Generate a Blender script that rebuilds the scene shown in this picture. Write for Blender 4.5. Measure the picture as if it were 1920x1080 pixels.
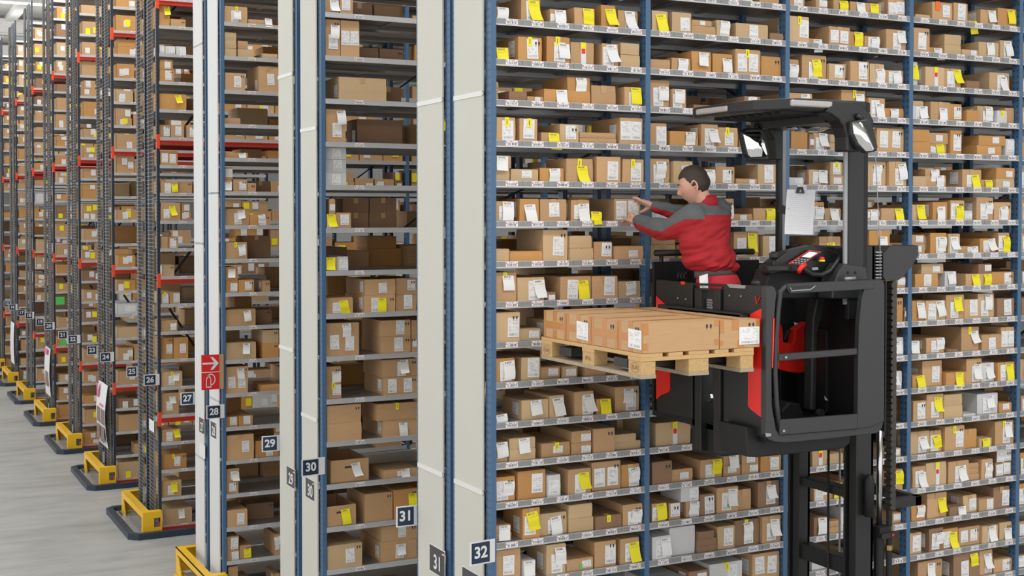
import bpy, bmesh, math, random
from mathutils import Vector, Matrix, noise
D = bpy.data; SC = bpy.context.scene; COL = SC.collection
for o in list(D.objects): D.objects.remove(o, do_unlink=True)
R = math.radians
rnd = random.Random(7)

# ---------------------------------------------------------------- camera
F = 2390.0; CX, CY = 960.0, 456.0
YAW = math.radians(27.2); PITCH = math.atan(52/2390.0); H = 4.45
cd = D.cameras.new('camera'); cam = D.objects.new('camera', cd); COL.objects.link(cam)
cd.sensor_width = 36; cd.lens = F/1920*36; cd.shift_y = (CY-540)/1920
cd.clip_end = 300
cam.location = (0, 0, H); cam.rotation_euler = (math.pi/2-PITCH, 0, -YAW)
SC.camera = cam
CM = cam.rotation_euler.to_matrix()

# ---------------------------------------------------------------- world, lights, exposure
w = D.worlds.new('world'); SC.world = w; w.use_nodes = True
bg = w.node_tree.nodes['Background']; bg.inputs[0].default_value = (1.0, 0.985, 0.965, 1); bg.inputs[1].default_value = 1.42
def area(name, loc, rot, sx, sy, e, col=(1, .99, .97)):
    l = D.lights.new(name, 'AREA'); l.shape = 'RECTANGLE'; l.size = sx; l.size_y = sy; l.energy = e; l.color = col
    o = D.objects.new(name, l); COL.objects.link(o); o.location = loc; o.rotation_euler = rot
    return o
area('hall_light', (5, 2.0, 10.2), (R(-22), 0, 0), 10, 3.0, 750)
for k in range(1, 10):
    area('aisle_light', (6.5, 7.54+3.52*k-1.25, 9.9), (R(0), 0, 0), 7, .5, 200)
    area('aisle_ceiling_fill', (4.5, 7.54+3.52*k-1.25, 10.0), (R(180), 0, 0), 9, .5, 70)  # added upward fill that brightens the ceiling, not a visible fitting
for k in range(10, 26, 2): area('far_ceiling_fill', (4, 7.54+3.52*k, 9.6), (R(180), 0, 0), 12, .5, 110)  # more added fill, unseen, to lighten the distant ceiling deck
area('main_aisle_light', (-3.0, 24, 10.3), (0, R(-32), 0), 4, 44, 1300)
SC.view_settings.view_transform = 'Standard'; SC.view_settings.look = 'None'
SC.view_settings.exposure = 0.0; SC.view_settings.gamma = 1
SC.view_settings.use_curve_mapping = False

# ---------------------------------------------------------------- measuring helpers
def ray(px, py): return CM @ Vector(((px-CX)/F, (CY-py)/F, -1.0))
def PY(px, py, Y): d = ray(px, py); t = Y/d.y; return Vector((d.x*t, Y, H+d.z*t))
def PX(px, py, X): d = ray(px, py); t = X/d.x; return Vector((X, d.y*t, H+d.z*t))
SN, CS = math.sin(YAW), math.cos(YAW)
def PD(px, py, dist):
    d = ray(px, py); t = dist/(d.x*SN+d.y*CS); return Vector((d.x*t, d.y*t, H+d.z*t))

# ---------------------------------------------------------------- materials
def newmat(name):
    m = D.materials.new(name); m.use_nodes = True
    return m, m.node_tree.nodes, m.node_tree.links, m.node_tree.nodes['Principled BSDF']
def mat(name, col, rough=.6, metal=0, var=.08, scale=12, bump=0, stretch=None, rand=0):
    m, N, L, B = newmat(name)
    B.inputs['Roughness'].default_value = rough; B.inputs['Metallic'].default_value = metal
    tc = N.new('ShaderNodeTexCoord'); nz = N.new('ShaderNodeTexNoise'); nz.inputs['Scale'].default_value = scale
    nz.inputs['Detail'].default_value = 3
    if stretch:
        mp = N.new('ShaderNodeMapping'); mp.inputs['Scale'].default_value = stretch
        L.new(tc.outputs['Object'], mp.inputs[0]); L.new(mp.outputs[0], nz.inputs['Vector'])
    else: L.new(tc.outputs['Object'], nz.inputs['Vector'])
    mx = N.new('ShaderNodeMix'); mx.data_type = 'RGBA'
    mx.inputs[6].default_value = tuple(c*(1-var) for c in col)+(1,)
    mx.inputs[7].default_value = tuple(min(1, c*(1+var)) for c in col)+(1,)
    L.new(nz.outputs[0], mx.inputs[0]); out = mx.outputs[2]
    if rand:
        oi = N.new('ShaderNodeObjectInfo'); hs = N.new('ShaderNodeHueSaturation')
        mr = N.new('ShaderNodeMapRange'); mr.inputs[3].default_value = 1-rand; mr.inputs[4].default_value = 1+rand
        L.new(oi.outputs['Random'], mr.inputs[0]); L.new(mr.outputs[0], hs.inputs['Value']); L.new(out, hs.inputs['Color']); out = hs.outputs[0]
    L.new(out, B.inputs['Base Color'])
    if bump:
        bp = N.new('ShaderNodeBump'); bp.inputs['Strength'].default_value = bump; bp.inputs['Distance'].default_value = .01
        L.new(nz.outputs[0], bp.inputs['Height']); L.new(bp.outputs[0], B.inputs['Normal'])
    return m
def slots(name, col, hole, pitch=.05, axis=2, spec=.4, duty=.35, rowdir=1, rows=1):
    """painted post with punched slots (a fine relief far too small to model)"""
    m, N, L, B = newmat(name); B.inputs['Roughness'].default_value = spec
    tc = N.new('ShaderNodeTexCoord'); sp = N.new('ShaderNodeSeparateXYZ'); L.new(tc.outputs['Object'], sp.inputs[0])
    def mth(op, a, b=None):
        n = N.new('ShaderNodeMath'); n.operation = op
        for i, v in enumerate((a, b)):
            if v is None: continue
            if isinstance(v, (int, float)): n.inputs[i].default_value = v
            else: L.new(v, n.inputs[i])
        return n.outputs[0]
    fz = mth('FRACT', mth('MULTIPLY', sp.outputs[2], 1/pitch)); a = mth('LESS_THAN', fz, duty)
    u = mth('FRACT', mth('MULTIPLY', sp.outputs[rowdir], 1/.04)); b = mth('MULTIPLY', mth('GREATER_THAN', u, .35), mth('LESS_THAN', u, .65))
    mx = N.new('ShaderNodeMix'); mx.data_type = 'RGBA'; mx.inputs[6].default_value = col+(1,); mx.inputs[7].default_value = hole+(1,)
    L.new(mth('MULTIPLY', a, b), mx.inputs[0]); L.new(mx.outputs[2], B.inputs['Base Color'])
    return m
def printed(name, paper, ink, kind):
    """flat print: 'label' = text lines + barcode, 'tag' = header lines on top, 'loc' = barcode with pink corners"""
    m, N, L, B = newmat(name); B.inputs['Roughness'].default_value = .55
    tc = N.new('ShaderNodeTexCoord'); sp = N.new('ShaderNodeSeparateXYZ'); L.new(tc.outputs['UV'], sp.inputs[0])
    oi = N.new('ShaderNodeObjectInfo')
    def mth(op, a, b=None):
        n = N.new('ShaderNodeMath'); n.operation = op
        for i, v in enumerate((a, b)):
            if v is None: continue
            if isinstance(v, (int, float)): n.inputs[i].default_value = v
            else: L.new(v, n.inputs[i])
        return n.outputs[0]
    u, v = sp.outputs[0], sp.outputs[1]
    def band(x, lo, hi): return mth('MULTIPLY', mth('GREATER_THAN', x, lo), mth('LESS_THAN', x, hi))
    def nse(su, sv, th):
        cb = N.new('ShaderNodeCombineXYZ'); L.new(mth('MULTIPLY', u, su), cb.inputs[0]); L.new(mth('MULTIPLY', v, sv), cb.inputs[1])
        L.new(mth('MULTIPLY', oi.outputs['Random'], 50.0), cb.inputs[2])
        n = N.new('ShaderNodeTexNoise'); n.inputs['Scale'].default_value = 1; n.inputs['Detail'].default_value = 0
        L.new(cb.outputs[0], n.inputs['Vector']); return mth('GREATER_THAN', n.outputs[0], th)
    bu = band(u, .1, .9)
    if kind == 'label':
        bar = mth('MULTIPLY', band(v, .07, .2), mth('MULTIPLY', nse(60, .2, .5), bu))
        ln = mth('LESS_THAN', mth('FRACT', mth('MULTIPLY', v, 13.0)), .38)
        txt = mth('MULTIPLY', mth('MULTIPLY', ln, mth('MULTIPLY', nse(30, 13, .47), nse(4, 5, .5))), mth('MULTIPLY', band(v, .26, .94), bu))
        ruler = band(mth('FRACT', mth('MULTIPLY', v, 4.0)), .0, .035)
        f = mth('MAXIMUM', mth('MAXIMUM', bar, txt), mth('MULTIPLY', ruler, mth('MULTIPLY', bu, .5)))
    elif kind == 'tag':
        ln = mth('LESS_THAN', mth('FRACT', mth('MULTIPLY', v, 18.0)), .5)
        head = mth('MULTIPLY', mth('MULTIPLY', band(v, .86, .96), band(u, .12, .72)), nse(34, 1, .42))
        f = mth('MAXIMUM', head, mth('MULTIPLY', mth('MULTIPLY', ln, nse(26, 18, .55)), mth('MULTIPLY', band(v, .7, .84), bu)))
    elif kind == 'sheet':
        ln = mth('LESS_THAN', mth('FRACT', mth('MULTIPLY', v, 22.0)), .25)
        f = mth('MULTIPLY', mth('MULTIPLY', ln, nse(30, 22, .42)), mth('MULTIPLY', band(v, .08, .93), bu))
    else:
        f = mth('MULTIPLY', mth('MULTIPLY', band(v, .12, .62), nse(46, .2, .47)), bu)
        f = mth('MAXIMUM', f, mth('MULTIPLY', mth('MULTIPLY', band(v, .7, .9), nse(26, 2, .5)), band(u, .25, .75)))
    mx = N.new('ShaderNodeMix'); mx.data_type = 'RGBA'; mx.inputs[6].default_value = paper+(1,); mx.inputs[7].default_value = ink+(1,)
    L.new(f, mx.inputs[0]); out = mx.outputs[2]
    if kind == 'loc':
        mx2 = N.new('ShaderNodeMix'); mx2.data_type = 'RGBA'; mx2.inputs[7].default_value = (.75, .18, .28, 1)
        L.new(out, mx2.inputs[6])
        side = mth('MAXIMUM', band(u, .03, .12), band(u, .88, .97))
        L.new(mth('MULTIPLY', side, band(v, .5, .85)), mx2.inputs[0]); out = mx2.outputs[2]
    L.new(out, B.inputs['Base Color'])
    return m
CARD = {'t': mat('card_tan', (.56, .345, .175), .8, var=.07, scale=9, rand=.12, bump=.06, stretch=(1, 1, 9)),
        'o': mat('card_orange', (.58, .30, .10), .75, var=.06, scale=9, rand=.08),
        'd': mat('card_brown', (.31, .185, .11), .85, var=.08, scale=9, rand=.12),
        'k': mat('card_kraft', (.60, .42, .235), .8, var=.06, scale=9, rand=.08),
        'g': mat('card_white', (.66, .66, .66), .7, var=.05, scale=9, rand=.06)}
M_TAPE = mat('packing_tape', (.55, .34, .16), .3, var=.08)
M_TAPE2 = mat('amber_tape', (.52, .22, .06), .28, var=.1, scale=30)
M_LABEL = printed('shipping_label', (.84, .84, .84), (.34, .34, .36), 'label')
M_WTAG = printed('white_tag', (.86, .86, .85), (.25, .25, .28), 'tag')
M_YTAG = printed('yellow_tag', (.93, .82, .015), (.35, .3, .03), 'tag')
M_SHEET = printed('paper_sheet', (.80, .81, .84), (.58, .60, .66), 'sheet')
M_LOC = printed('location_label', (.90, .89, .90), (.18, .17, .2), 'loc')
M_YEL = mat('yellow_paper', (.93, .82, .015), .5, var=.03)
M_RED = mat('red_print', (.80, .03, .05), .5, var=.04)
M_ORG = mat('orange_paper', (.95, .17, .03), .5, var=.04)
M_GRN = mat('green_paper', (.1, .6, .12), .5, var=.04)
M_INK = mat('black_print', (.05, .045, .04), .7)
M_BLUE = slots('blue_post', (.065, .145, .265), (.02, .045, .09))
M_NAVY = slots('navy_post', (.018, .030, .052), (.45, .48, .5), pitch=.05, duty=.4)
M_BRACE = mat('dark_brace', (.018, .022, .03), .5)
M_STEEL = mat('galvanised_steel', (.42, .43, .43), .38, metal=.75, var=.14, scale=5, stretch=(.6, 4, 4))
M_LIP = mat('shelf_lip', (.62, .63, .64), .42, metal=.5, var=.06)
M_HOLD = mat('label_holder', (.27, .28, .28), .3, var=.1, scale=40)
M_PANEL = mat('cream_panel', (.58, .575, .52), .6, var=.02, scale=3)
M_PANELW = mat('white_panel', (.68, .685, .69), .6, var=.02, scale=3)
M_SEAM = mat('seam_strip', (.74, .745, .72), .5, var=.02)
M_BEAM = mat('red_beam', (.48, .032, .016), .4)
M_WIRE = mat('wire', (.23, .235, .23), .45, metal=.2)
M_YGUARD = mat('yellow_guard', (.88, .52, .012), .42, var=.05, scale=6)
M_KERB = mat('navy_kerb', (.022, .036, .06), .5, var=.15, scale=5)
M_NAVYSIGN = mat('navy_print', (.012, .03, .07), .5, var=.02)
M_WHITE = mat('white_plastic', (.78, .79, .80), .45, var=.02)
M_DGREY = mat('grey_print', (.045, .045, .048), .5, var=.03)
M_SIGNRED = mat('sign_red', (.72, .018, .02), .4, var=.03)
M_BLK = mat('black_paint', (.014, .015, .016), .42, var=.12, scale=60)
M_BLK2 = mat('black_matt', (.008, .008, .009), .6, var=.15, scale=30)
M_GRY = mat('charcoal_paint', (.030, .032, .033), .38, var=.1, scale=50)
M_LRED = mat('truck_red', (.85, .022, .014), .28, var=.03)
M_LGREY = mat('grey_trim', (.33, .34, .35), .4, metal=.2)
M_CHROME = mat('bright_steel', (.6, .6, .6), .22, metal=1, var=.05)
M_MIRROR = mat('mirror_glass', (.8, .8, .8), .03, metal=1, var=.01)
M_LAMP = mat('lamp_lens', (.42, .40, .39), .15, var=.1, scale=40)
M_WOOD = mat('pallet_wood', (.60, .385, .17), .8, var=.22, scale=5, stretch=(3, 12, 20), bump=.15)
M_WOODD = mat('worn_wood', (.40, .32, .23), .85, var=.2, scale=6, stretch=(12, 3, 20), bump=.15)
M_CHIP = mat('chipwood', (.55, .36, .16), .9, var=.25, scale=70, bump=.2)
M_STAMP = mat('burnt_stamp', (.26, .13, .05), .8)
M_SKIN = mat('skin', (.62, .33, .24), .5, var=.06, scale=20)
M_HAIR = mat('hair', (.035, .021, .015), .6, var=.35, scale=140, bump=.4)
M_JRED = mat('red_cloth', (.37, .010, .017), .8, var=.12, scale=9, bump=.25)
M_JGREY = mat('grey_cloth', (.105, .115, .12), .85, var=.12, scale=9, bump=.25)
M_TRED = mat('red_trousers', (.56, .025, .04), .8, var=.08, scale=9, bump=.2)
M_BELT = mat('grey_belt', (.13, .13, .13), .7)
M_WRAP = mat('clear_film', (.55, .52, .48), .15)
def floor_mat():
    m, N, L, B = newmat('concrete_floor'); B.inputs['Roughness'].default_value = .38
    tc = N.new('ShaderNodeTexCoord')
    def nz(sc, det, st):
        mp = N.new('ShaderNodeMapping'); mp.inputs['Scale'].default_value = st; L.new(tc.outputs['Object'], mp.inputs[0])
        n = N.new('ShaderNodeTexNoise'); n.inputs['Scale'].default_value = sc; n.inputs['Detail'].default_value = det; L.new(mp.outputs[0], n.inputs['Vector']); return n
    a = nz(1.2, 4, (1, 3, 1)); b = nz(60, 2, (1, 1, 1))
    r = N.new('ShaderNodeValToRGB'); r.color_ramp.elements[0].position = .25; r.color_ramp.elements[0].color = (.33, .335, .33, 1)
    r.color_ramp.elements[1].position = .6; r.color_ramp.elements[1].color = (.44, .445, .435, 1); L.new(a.outputs[0], r.inputs[0])
    mx = N.new('ShaderNodeMix'); mx.data_type = 'RGBA'; mx.blend_type = 'OVERLAY'; mx.inputs[0].default_value = .12
    L.new(r.outputs[0], mx.inputs[6]); L.new(b.outputs[0], mx.inputs[7]); L.new(mx.outputs[2], B.inputs['Base Color'])
    return m
M_FLOOR = floor_mat()
def glass_mat():
    m, N, L, B = newmat('clear_glass'); out = N['Material Output']
    t = N.new('ShaderNodeBsdfTransparent'); t.inputs[0].default_value = (.93, .94, .95, 1)
    g = N.new('ShaderNodeBsdfGlossy'); g.inputs['Roughness'].default_value = .03
    mx = N.new('ShaderNodeMixShader'); mx.inputs[0].default_value = .045; L.new(t.outputs[0], mx.inputs[1]); L.new(g.outputs[0], mx.inputs[2])
    L.new(mx.outputs[0], out.inputs[0]); return m
M_GLASS = glass_mat()

# ---------------------------------------------------------------- mesh builder
class MB:
    def __init__(s): s.v = []; s.f = []; s.m = []; s.uv = {}
    def add(s, vs, fs, mi=0):
        b = len(s.v); s.v += [Vector(v) for v in vs]
        for f in fs: s.f.append([b+i for i in f]); s.m.append(mi)
    def box(s, x0, x1, y0, y1, z0, z1, mi=0):
        s.add([(x0, y0, z0), (x1, y0, z0), (x1, y1, z0), (x0, y1, z0), (x0, y0, z1), (x1, y0, z1), (x1, y1, z1), (x0, y1, z1)],
              [(0, 3, 2, 1), (4, 5, 6, 7), (0, 1, 5, 4), (1, 2, 6, 5), (2, 3, 7, 6), (3, 0, 4, 7)], mi)
    def bar(s, a, b, w, h, mi=0, up=(0, 0, 1)):
        a, b = Vector(a), Vector(b); d = (b-a).normalized(); u = Vector(up)
        sd = d.cross(u)
        if sd.length < 1e-4: sd = d.cross(Vector((1, 0, 0)))
        sd.normalize(); u = sd.cross(d).normalized()
        vs = []
        for p in (a, b):
            for i, j in ((-1, -1), (1, -1), (1, 1), (-1, 1)): vs.append(p+sd*(w/2*i)+u*(h/2*j))
        s.add(vs, [(0, 3, 2, 1), (4, 5, 6, 7), (0, 1, 5, 4), (1, 2, 6, 5), (2, 3, 7, 6), (3, 0, 4, 7)], mi)
    def prism(s, pts, ext, mi=0):
        """pts = planar outline (world points), ext = extrusion vector"""
        n = len(pts); pts = [Vector(p) for p in pts]; ext = Vector(ext)
        nn = Vector((0, 0, 0))
        for i in range(n): nn += pts[i].cross(pts[(i+1) % n])
        if nn.dot(ext) > 0: pts = pts[::-1]
        s.add(pts+[p+ext for p in pts], [tuple(range(n)), tuple(range(2*n-1, n-1, -1))]+[(i, i+n, (i+1) % n+n, (i+1) % n) for i in range(n)], mi)
    def tube(s, pts, r, n=8, mi=0, cap=True):
        pts = [Vector(p) for p in pts]; rs = r if isinstance(r, (list, tuple)) else [r]*len(pts)
        b = len(s.v); pu = None
        for i, p in enumerate(pts):
            d = (pts[min(i+1, len(pts)-1)]-pts[max(i-1, 0)]).normalized()
            if pu is None: pu = d.orthogonal().normalized()
            u = (pu-d*pu.dot(d)).normalized(); pu = u; w_ = d.cross(u)
            for k in range(n):
                a = 2*math.pi*k/n; s.v.append(p+(u*math.cos(a)+w_*math.sin(a))*rs[i])
        for i in range(len(pts)-1):
            for k in range(n):
                s.f.append([b+i*n+k, b+i*n+(k+1) % n, b+(i+1)*n+(k+1) % n, b+(i+1)*n+k]); s.m.append(mi)
        if cap:
            s.f.append([b+k for k in range(n)][::-1]); s.m.append(mi)
            s.f.append([b+(len(pts)-1)*n+k for k in range(n)]); s.m.append(mi)
    def quad(s, vs, mi=0, uv=((0, 0), (1, 0), (1, 1), (0, 1))):
        s.uv[len(s.f)] = uv; s.add(vs, [(0, 1, 2, 3)], mi)
    def build(s, name, mats, parent=None, origin=(0, 0, 0), smooth=False, loc=None, bevel=0):
        me = D.meshes.new(name); o0 = Vector(origin)
        me.from_pydata([tuple(v-o0) for v in s.v], [], s.f)
        if not isinstance(mats, (list, tuple)): mats = [mats]
        for m in mats: me.materials.append(m)
        me.polygons.foreach_set('material_index', s.m)
        if smooth: me.polygons.foreach_set('use_smooth', [True]*len(s.f))
        if s.uv:
            ul = me.uv_layers.new(name='UVMap')
            for fi, uv in s.uv.items():
                p = me.polygons[fi]
                for j, li in enumerate(p.loop_indices): ul.data[li].uv = uv[j]
        me.update()
        o = D.objects.new(name, me); COL.objects.link(o)
        if parent: o.parent = parent
        if loc is not None: o.location = loc
        if bevel:
            b = o.modifiers.new('bevel', 'BEVEL'); b.width = bevel; b.segments = 2; b.limit_method = 'ANGLE'; b.angle_limit = R(40)
        return o
def tag(o, label=None, cat=None, group=None, kind=None):
    if label: o['label'] = label
    if cat: o['category'] = cat
    if group: o['group'] = group
    if kind: o['kind'] = kind
    return o
def empty(name, loc, rz=0):
    o = D.objects.new(name, None); COL.objects.link(o); o.location = loc; o.rotation_euler = (0, 0, rz); o.empty_display_size = .2
    return o
KIDS = {}
def kids(o): return [c for c in D.objects if c.parent == o]
def copy_tree(o, parent=None, cache={}):
    c = o.copy(); COL.objects.link(c); c.parent = parent
    ch = cache.setdefault(o.name, [x for x in D.objects if x.parent == o])
    for x in ch: copy_tree(x, c, cache)
    return c
TEXT_CACHE = {}
def text_polys(body, size, bold=.012):
    """letters as flat mesh in XY, centred on the origin"""
    key = (body, size, bold)
    if key in TEXT_CACHE: return TEXT_CACHE[key]
    cu = D.curves.new('t', 'FONT'); cu.body = body; cu.size = size; cu.align_x = 'CENTER'; cu.align_y = 'CENTER'; cu.offset = bold*size; cu.resolution_u = 4
    ob = D.objects.new('t', cu); COL.objects.link(ob)
    dg = bpy.context.evaluated_depsgraph_get(); me = ob.evaluated_get(dg).to_mesh()
    vs = [v.co.copy() for v in me.vertices]; fs = [tuple(p.vertices) for p in me.polygons]
    ob.evaluated_get(dg).to_mesh_clear(); D.objects.remove(ob); D.curves.remove(cu)
    TEXT_CACHE[key] = (vs, fs); return vs, fs
def put_text(mb, body, size, org, ux, uz, mi=0, bold=.012):
    vs, fs = text_polys(body, size, bold); org = Vector(org); ux = Vector(ux); uz = Vector(uz)
    mb.add([org+ux*v.x+uz*v.y for v in vs], fs, mi)

ONES = ['zero', 'one', 'two', 'three', 'four', 'five', 'six', 'seven', 'eight', 'nine', 'ten', 'eleven', 'twelve', 'thirteen', 'fourteen', 'fifteen', 'sixteen', 'seventeen', 'eighteen', 'nineteen']
def word(n): return ONES[n] if n < 20 else ('twenty', 'thirty')[n//10-2]+('-'+ONES[n % 10] if n % 10 else '')
# ================================================================ the hall
X0 = 3.718
f_ = MB(); f_.box(-14, 26, -8, 110, -.2, 0); tag(f_.build('floor', M_FLOOR), kind='structure')
M_WALL = mat('wall_paint', (.62, .63, .63), .8); M_CEIL = mat('ceiling_deck', (.40, .395, .37), .7, var=.05)
M_GIRD = mat('white_girder', (.80, .80, .78), .6)
b = MB(); b.box(-14, 26, 110, 110.3, 0, 12); tag(b.build('wall_back', M_WALL), kind='structure')
b = MB(); b.box(26, 26.3, -8, 110, 0, 12); tag(b.build('wall_right', M_WALL), kind='structure')
b = MB(); b.box(-14, 26, -8, 110, 11.0, 11.2); ceil = tag(b.build('ceiling', M_CEIL), kind='structure')
b = MB()
for i in range(28): b.box(-13.8+i*1.4, -13.8+i*1.4+.3, -8, 110, 10.8, 11.0)
rb = b.build('deck_ribs', M_GIRD, ceil); tag(rb, kind='stuff')
for y in range(-4, 110, 7):
    b = MB(); b.box(-14, 26, y-.15, y+.12, 10.4, 10.9)
    b.box(-14, 26, y-.25, y+.2, 10.36, 10.41)
    b.build('roof_girder', M_GIRD, ceil)
for x in range(-10, 26, 6):
    b = MB(); b.box(x-.08, x+.08, -8, 110, 10.75, 10.9); b.build('roof_purlin', M_GIRD, ceil)

# ================================================================ racks
RY = [7.54, 10.98]+[14.51+3.53*i for i in range(8)]         # front planes of the ten double racks
def post_mesh(mb, h, mi=0): mb.box(-.02, .02, 0, .075, 0, h, mi)
_sh = {}
def shelf_data(wd, dp):
    key = (round(wd, 3), round(dp, 3))
    if key in _sh: return _sh[key]
    b = MB()
    b.box(0, wd, .012, dp, .034, .038)
    b.box(0, wd, dp-.004, dp, 0, .034)
    b.box(0, wd, .012, .03, 0, .003)
    for i in (1, 2): b.box(wd*i/3-.02, wd*i/3+.02, .03, dp-.01, .022, .034)
    b.box(0, wd, 0, .012, .003, .042, 1); b.box(0, wd, -.003, .014, -.004, .003, 1)
    o = b.build('shelf', [M_STEEL, M_LIP]); me = o.data; D.objects.remove(o); _sh[key] = me; return me
def inst(name, me, parent, loc=(0, 0, 0), rz=0):
    o = D.objects.new(name, me); COL.objects.link(o); o.parent = parent; o.location = loc; o.rotation_euler = (0, 0, rz); return o
def data_of(mb, name, mats):
    o = mb.build(name, mats); me = o.data; D.objects.remove(o); return me
def holder_data(wd, n):
    b = MB()
    for i in range(n): b.box(wd*i/n+.002, wd*(i+1)/n-.002, -.004, 0, .006, .039)
    return data_of(b, 'label_holder', M_HOLD)
lb = MB(); lb.quad([(-.045, -.0055, .005), (.045, -.0055, .005), (.045, -.0055, .039), (-.045, -.0055, .039)])
LOC_ME = data_of(lb, 'location_label', M_LOC)

def rack(name, label, Y0, depth, dr, zs, edges, post_mat, top=9.55, loc_n=0, loc_rows=None, holder=True, panel=None, seams=None, extra=None):
    root = empty(name, (X0, Y0, 0)); tag(root, label, 'rack', 'double storage racks along the aisle')
    pm = MB(); post_mesh(pm, top); PME = data_of(pm, 'post', post_mat)
    ys = [0, dr-.075, depth-dr, depth-.075]
    for e in edges:
        for y in ys: inst('post', PME, root, (e, y, 0))
    for e0, e1 in zip(edges[:-1], edges[1:]):
        wd = e1-e0-.04; me = shelf_data(wd, dr-.03)
        hd = holder_data(wd, 6) if loc_n == 6 else None
        for zi, z in enumerate(zs):
            s = inst('shelf', me, root, (e0+.02, 0, z))
            bi = edges.index(e0)
            if hd: inst('label_holder', hd, s)
            if loc_n == 6:
                if bi < 3:
                    for i in range(6): inst('location_label', LOC_ME, s, (wd*(i+.58)/6, 0, 0))
                else:
                    q = MB()
                    for i in range(6):
                        cx = wd*(i+.58)/6; q.quad([(cx-.045, -.0055, .005), (cx+.045, -.0055, .005), (cx+.045, -.0055, .039), (cx-.045, -.0055, .039)])
                    tag(q.build('location_labels', M_LOC, s), kind='stuff')
            elif loc_n:
                for i in range(loc_n):
                    x = .32+i*.78
                    if x < min(wd, 1.6): inst('location_label', LOC_ME, s, (x, 0, 0))
            inst('shelf', me, root, (e1-.02, depth, z), math.pi)
    return root
M_SLOT = None
def brace(root, e0, e1, y, z0, z1):
    b = MB(); b.bar((e0, y, z0), (e1, y, z1), .03, .012); b.build('brace', M_BRACE, root)
def end_panels(root, depth, dr, seamA, seamB, m, top=9.5):
    for (ya, yb, ss) in ((.075, dr-.075, seamB), (depth-dr+.075, depth-.075, seamA)):
        cuts = [0.0]+ss+[top]
        for a, c in zip(cuts[:-1], cuts[1:]):
            b = MB(); b.box(-.024, -.012, ya, yb, a+.01, c-.01); b.build('end_panel', m, root)
        for z in ss:
            b = MB(); e = .016 if m is M_PANEL else .004; b.box(-.030 if m is M_PANEL else -.025, -.016, ya, yb, z-e, z+e); b.build('seam_strip', M_SEAM if m is M_PANEL else m, root)

# ---- the near rack (aisle 31/32), thirteen centimetre-labelled rows of small boxes
Y32 = RY[0]; Z0_32 = 5.7107; DZ_32 = .26782
def xat(px, Y): return PY(px, 404, Y).x
E32 = [.02]+[xat(p, Y32)-X0 for p in (1214.6, 1475.5, 1707, 1912.5)]
E32.append(E32[-1]+1.22)
ZS32 = [Z0_32-DZ_32*r for r in range(-3, 18)]
r32 = rack('storage_rack', 'nearest blue and cream double rack, closely shelved, marked thirty-one and thirty-two', Y32, 1.25, .6, ZS32, E32, M_BLUE, loc_n=6)
end_panels(r32, 1.25, .6, [2.6, 5.27, 7.9], [2.6, 5.26, 7.9], M_PANEL)
for i in range(5):
    for z in (5.9, 4.55, 3.2, 1.9):
        brace(r32, E32[i]+.35, E32[i+1]-.02, .61, z, z-.5 if i % 2 else z+.4)
    b = MB(); b.box(E32[i], E32[i]+.0, .6, .6, 0, 0)
# ---- 29/30
ZS30 = [5.46+.388*n for n in range(-14, 10)]
E30 = [.02, 2.3, 4.6, 6.9, 9.2]
r30 = rack('storage_rack', 'blue and cream double rack with wide shelf bays, marked twenty-nine and thirty', RY[1], 1.3, .6, ZS30, E30, M_BLUE, loc_n=2)
end_panels(r30, 1.3, .6, [3.16, 5.80, 8.4], [2.59, 5.24, 7.9], M_PANEL)
E28 = [.02, 2.3, 4.6, 6.9]
r28 = rack('storage_rack', 'blue rack with bright white end panels, marked twenty-seven and twenty-eight', RY[2], 1.32, .6, ZS30, E28, M_BLUE, loc_n=2)
end_panels(r28, 1.32, .6, [1.5, 4.11, 6.51], [2.3, 4.71, 7.1], M_PANELW)
for rr, E in ((r30, E30), (r28, E28)):
    for i in range(len(E)-1):
        for z in (1.5, 2.9, 4.3, 5.7, 7.1):
            brace(rr, E[i]+1.0, E[i+1]-.03, .64, z, z+.9)
            b = MB(); b.box(E[i]+1.12, E[i]+1.16, .56, .6, z-1.0, z+.4); 
# ---- mesh-ended racks 25/26 and beyond
ZS26 = [5.50+.388*n for n in range(-14, 10)]
RED_N = (5, 0, -5, -10, -14)
E26 = [.02, 2.6]
DM = 1.42
def mesh_rack():
    root = rack('storage_rack', 'navy double rack with grey wire mesh end, marked twenty-five and twenty-six', RY[3], DM, .62, ZS26, E26, M_NAVY, loc_n=1)
    bm_ = MB(); bm_.box(.02, 2.56, -.012, .025, -.055, -.015); bm_.box(.02, 2.56, -.02, .03, -.015, -.005); bm_.box(.02, 2.56, -.02, .03, -.065, -.055)
    BME = data_of(bm_, 'red_beam', M_BEAM)
    cm = MB(); cm.box(-.018, .022, -.014, 0, -.12, .08); cm.box(-.024, -.018, -.014, .02, -.11, -.03); cm.box(-.024, -.018, -.014, .02, -.0, .07); CME = data_of(cm, 'beam_connector', mat('connector_orange', (.85, .07, .02), .4))
    for n in RED_N:
        z = 5.50+.388*n+ (.02 if n == -14 else 0)
        inst('red_beam', BME, root, (.02, 0, z)); inst('red_beam', BME, root, (.02, DM-.01, z))
        inst('beam_connector', CME, root, (.02, 0, z))
    for (ya, yb) in ((.08, .56), (DM-.56, DM-.08)):
        m = MB(); z = .05
        while z < 9.5: m.box(-.03, -.024, ya, yb, z, z+.006); z += .055
        y = ya
        while y < yb+.01: m.box(-.026, -.022, y, y+.003, .05, 9.5); y += .05
        tag(m.build('wire_mesh', M_WIRE, root), kind='stuff')
    b = MB(); b.bar((1.2, .66, 1.7), (.3, .66, 3.1), .05, .03); b.build('brace', M_BRACE, root)
    for z in (3.6, 5.5, 7.4):
        b = MB(); b.bar((.35, .6, z), (1.1, .6, z+1.0), .05, .03); b.build('brace', M_BRACE, root)
    return root
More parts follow.
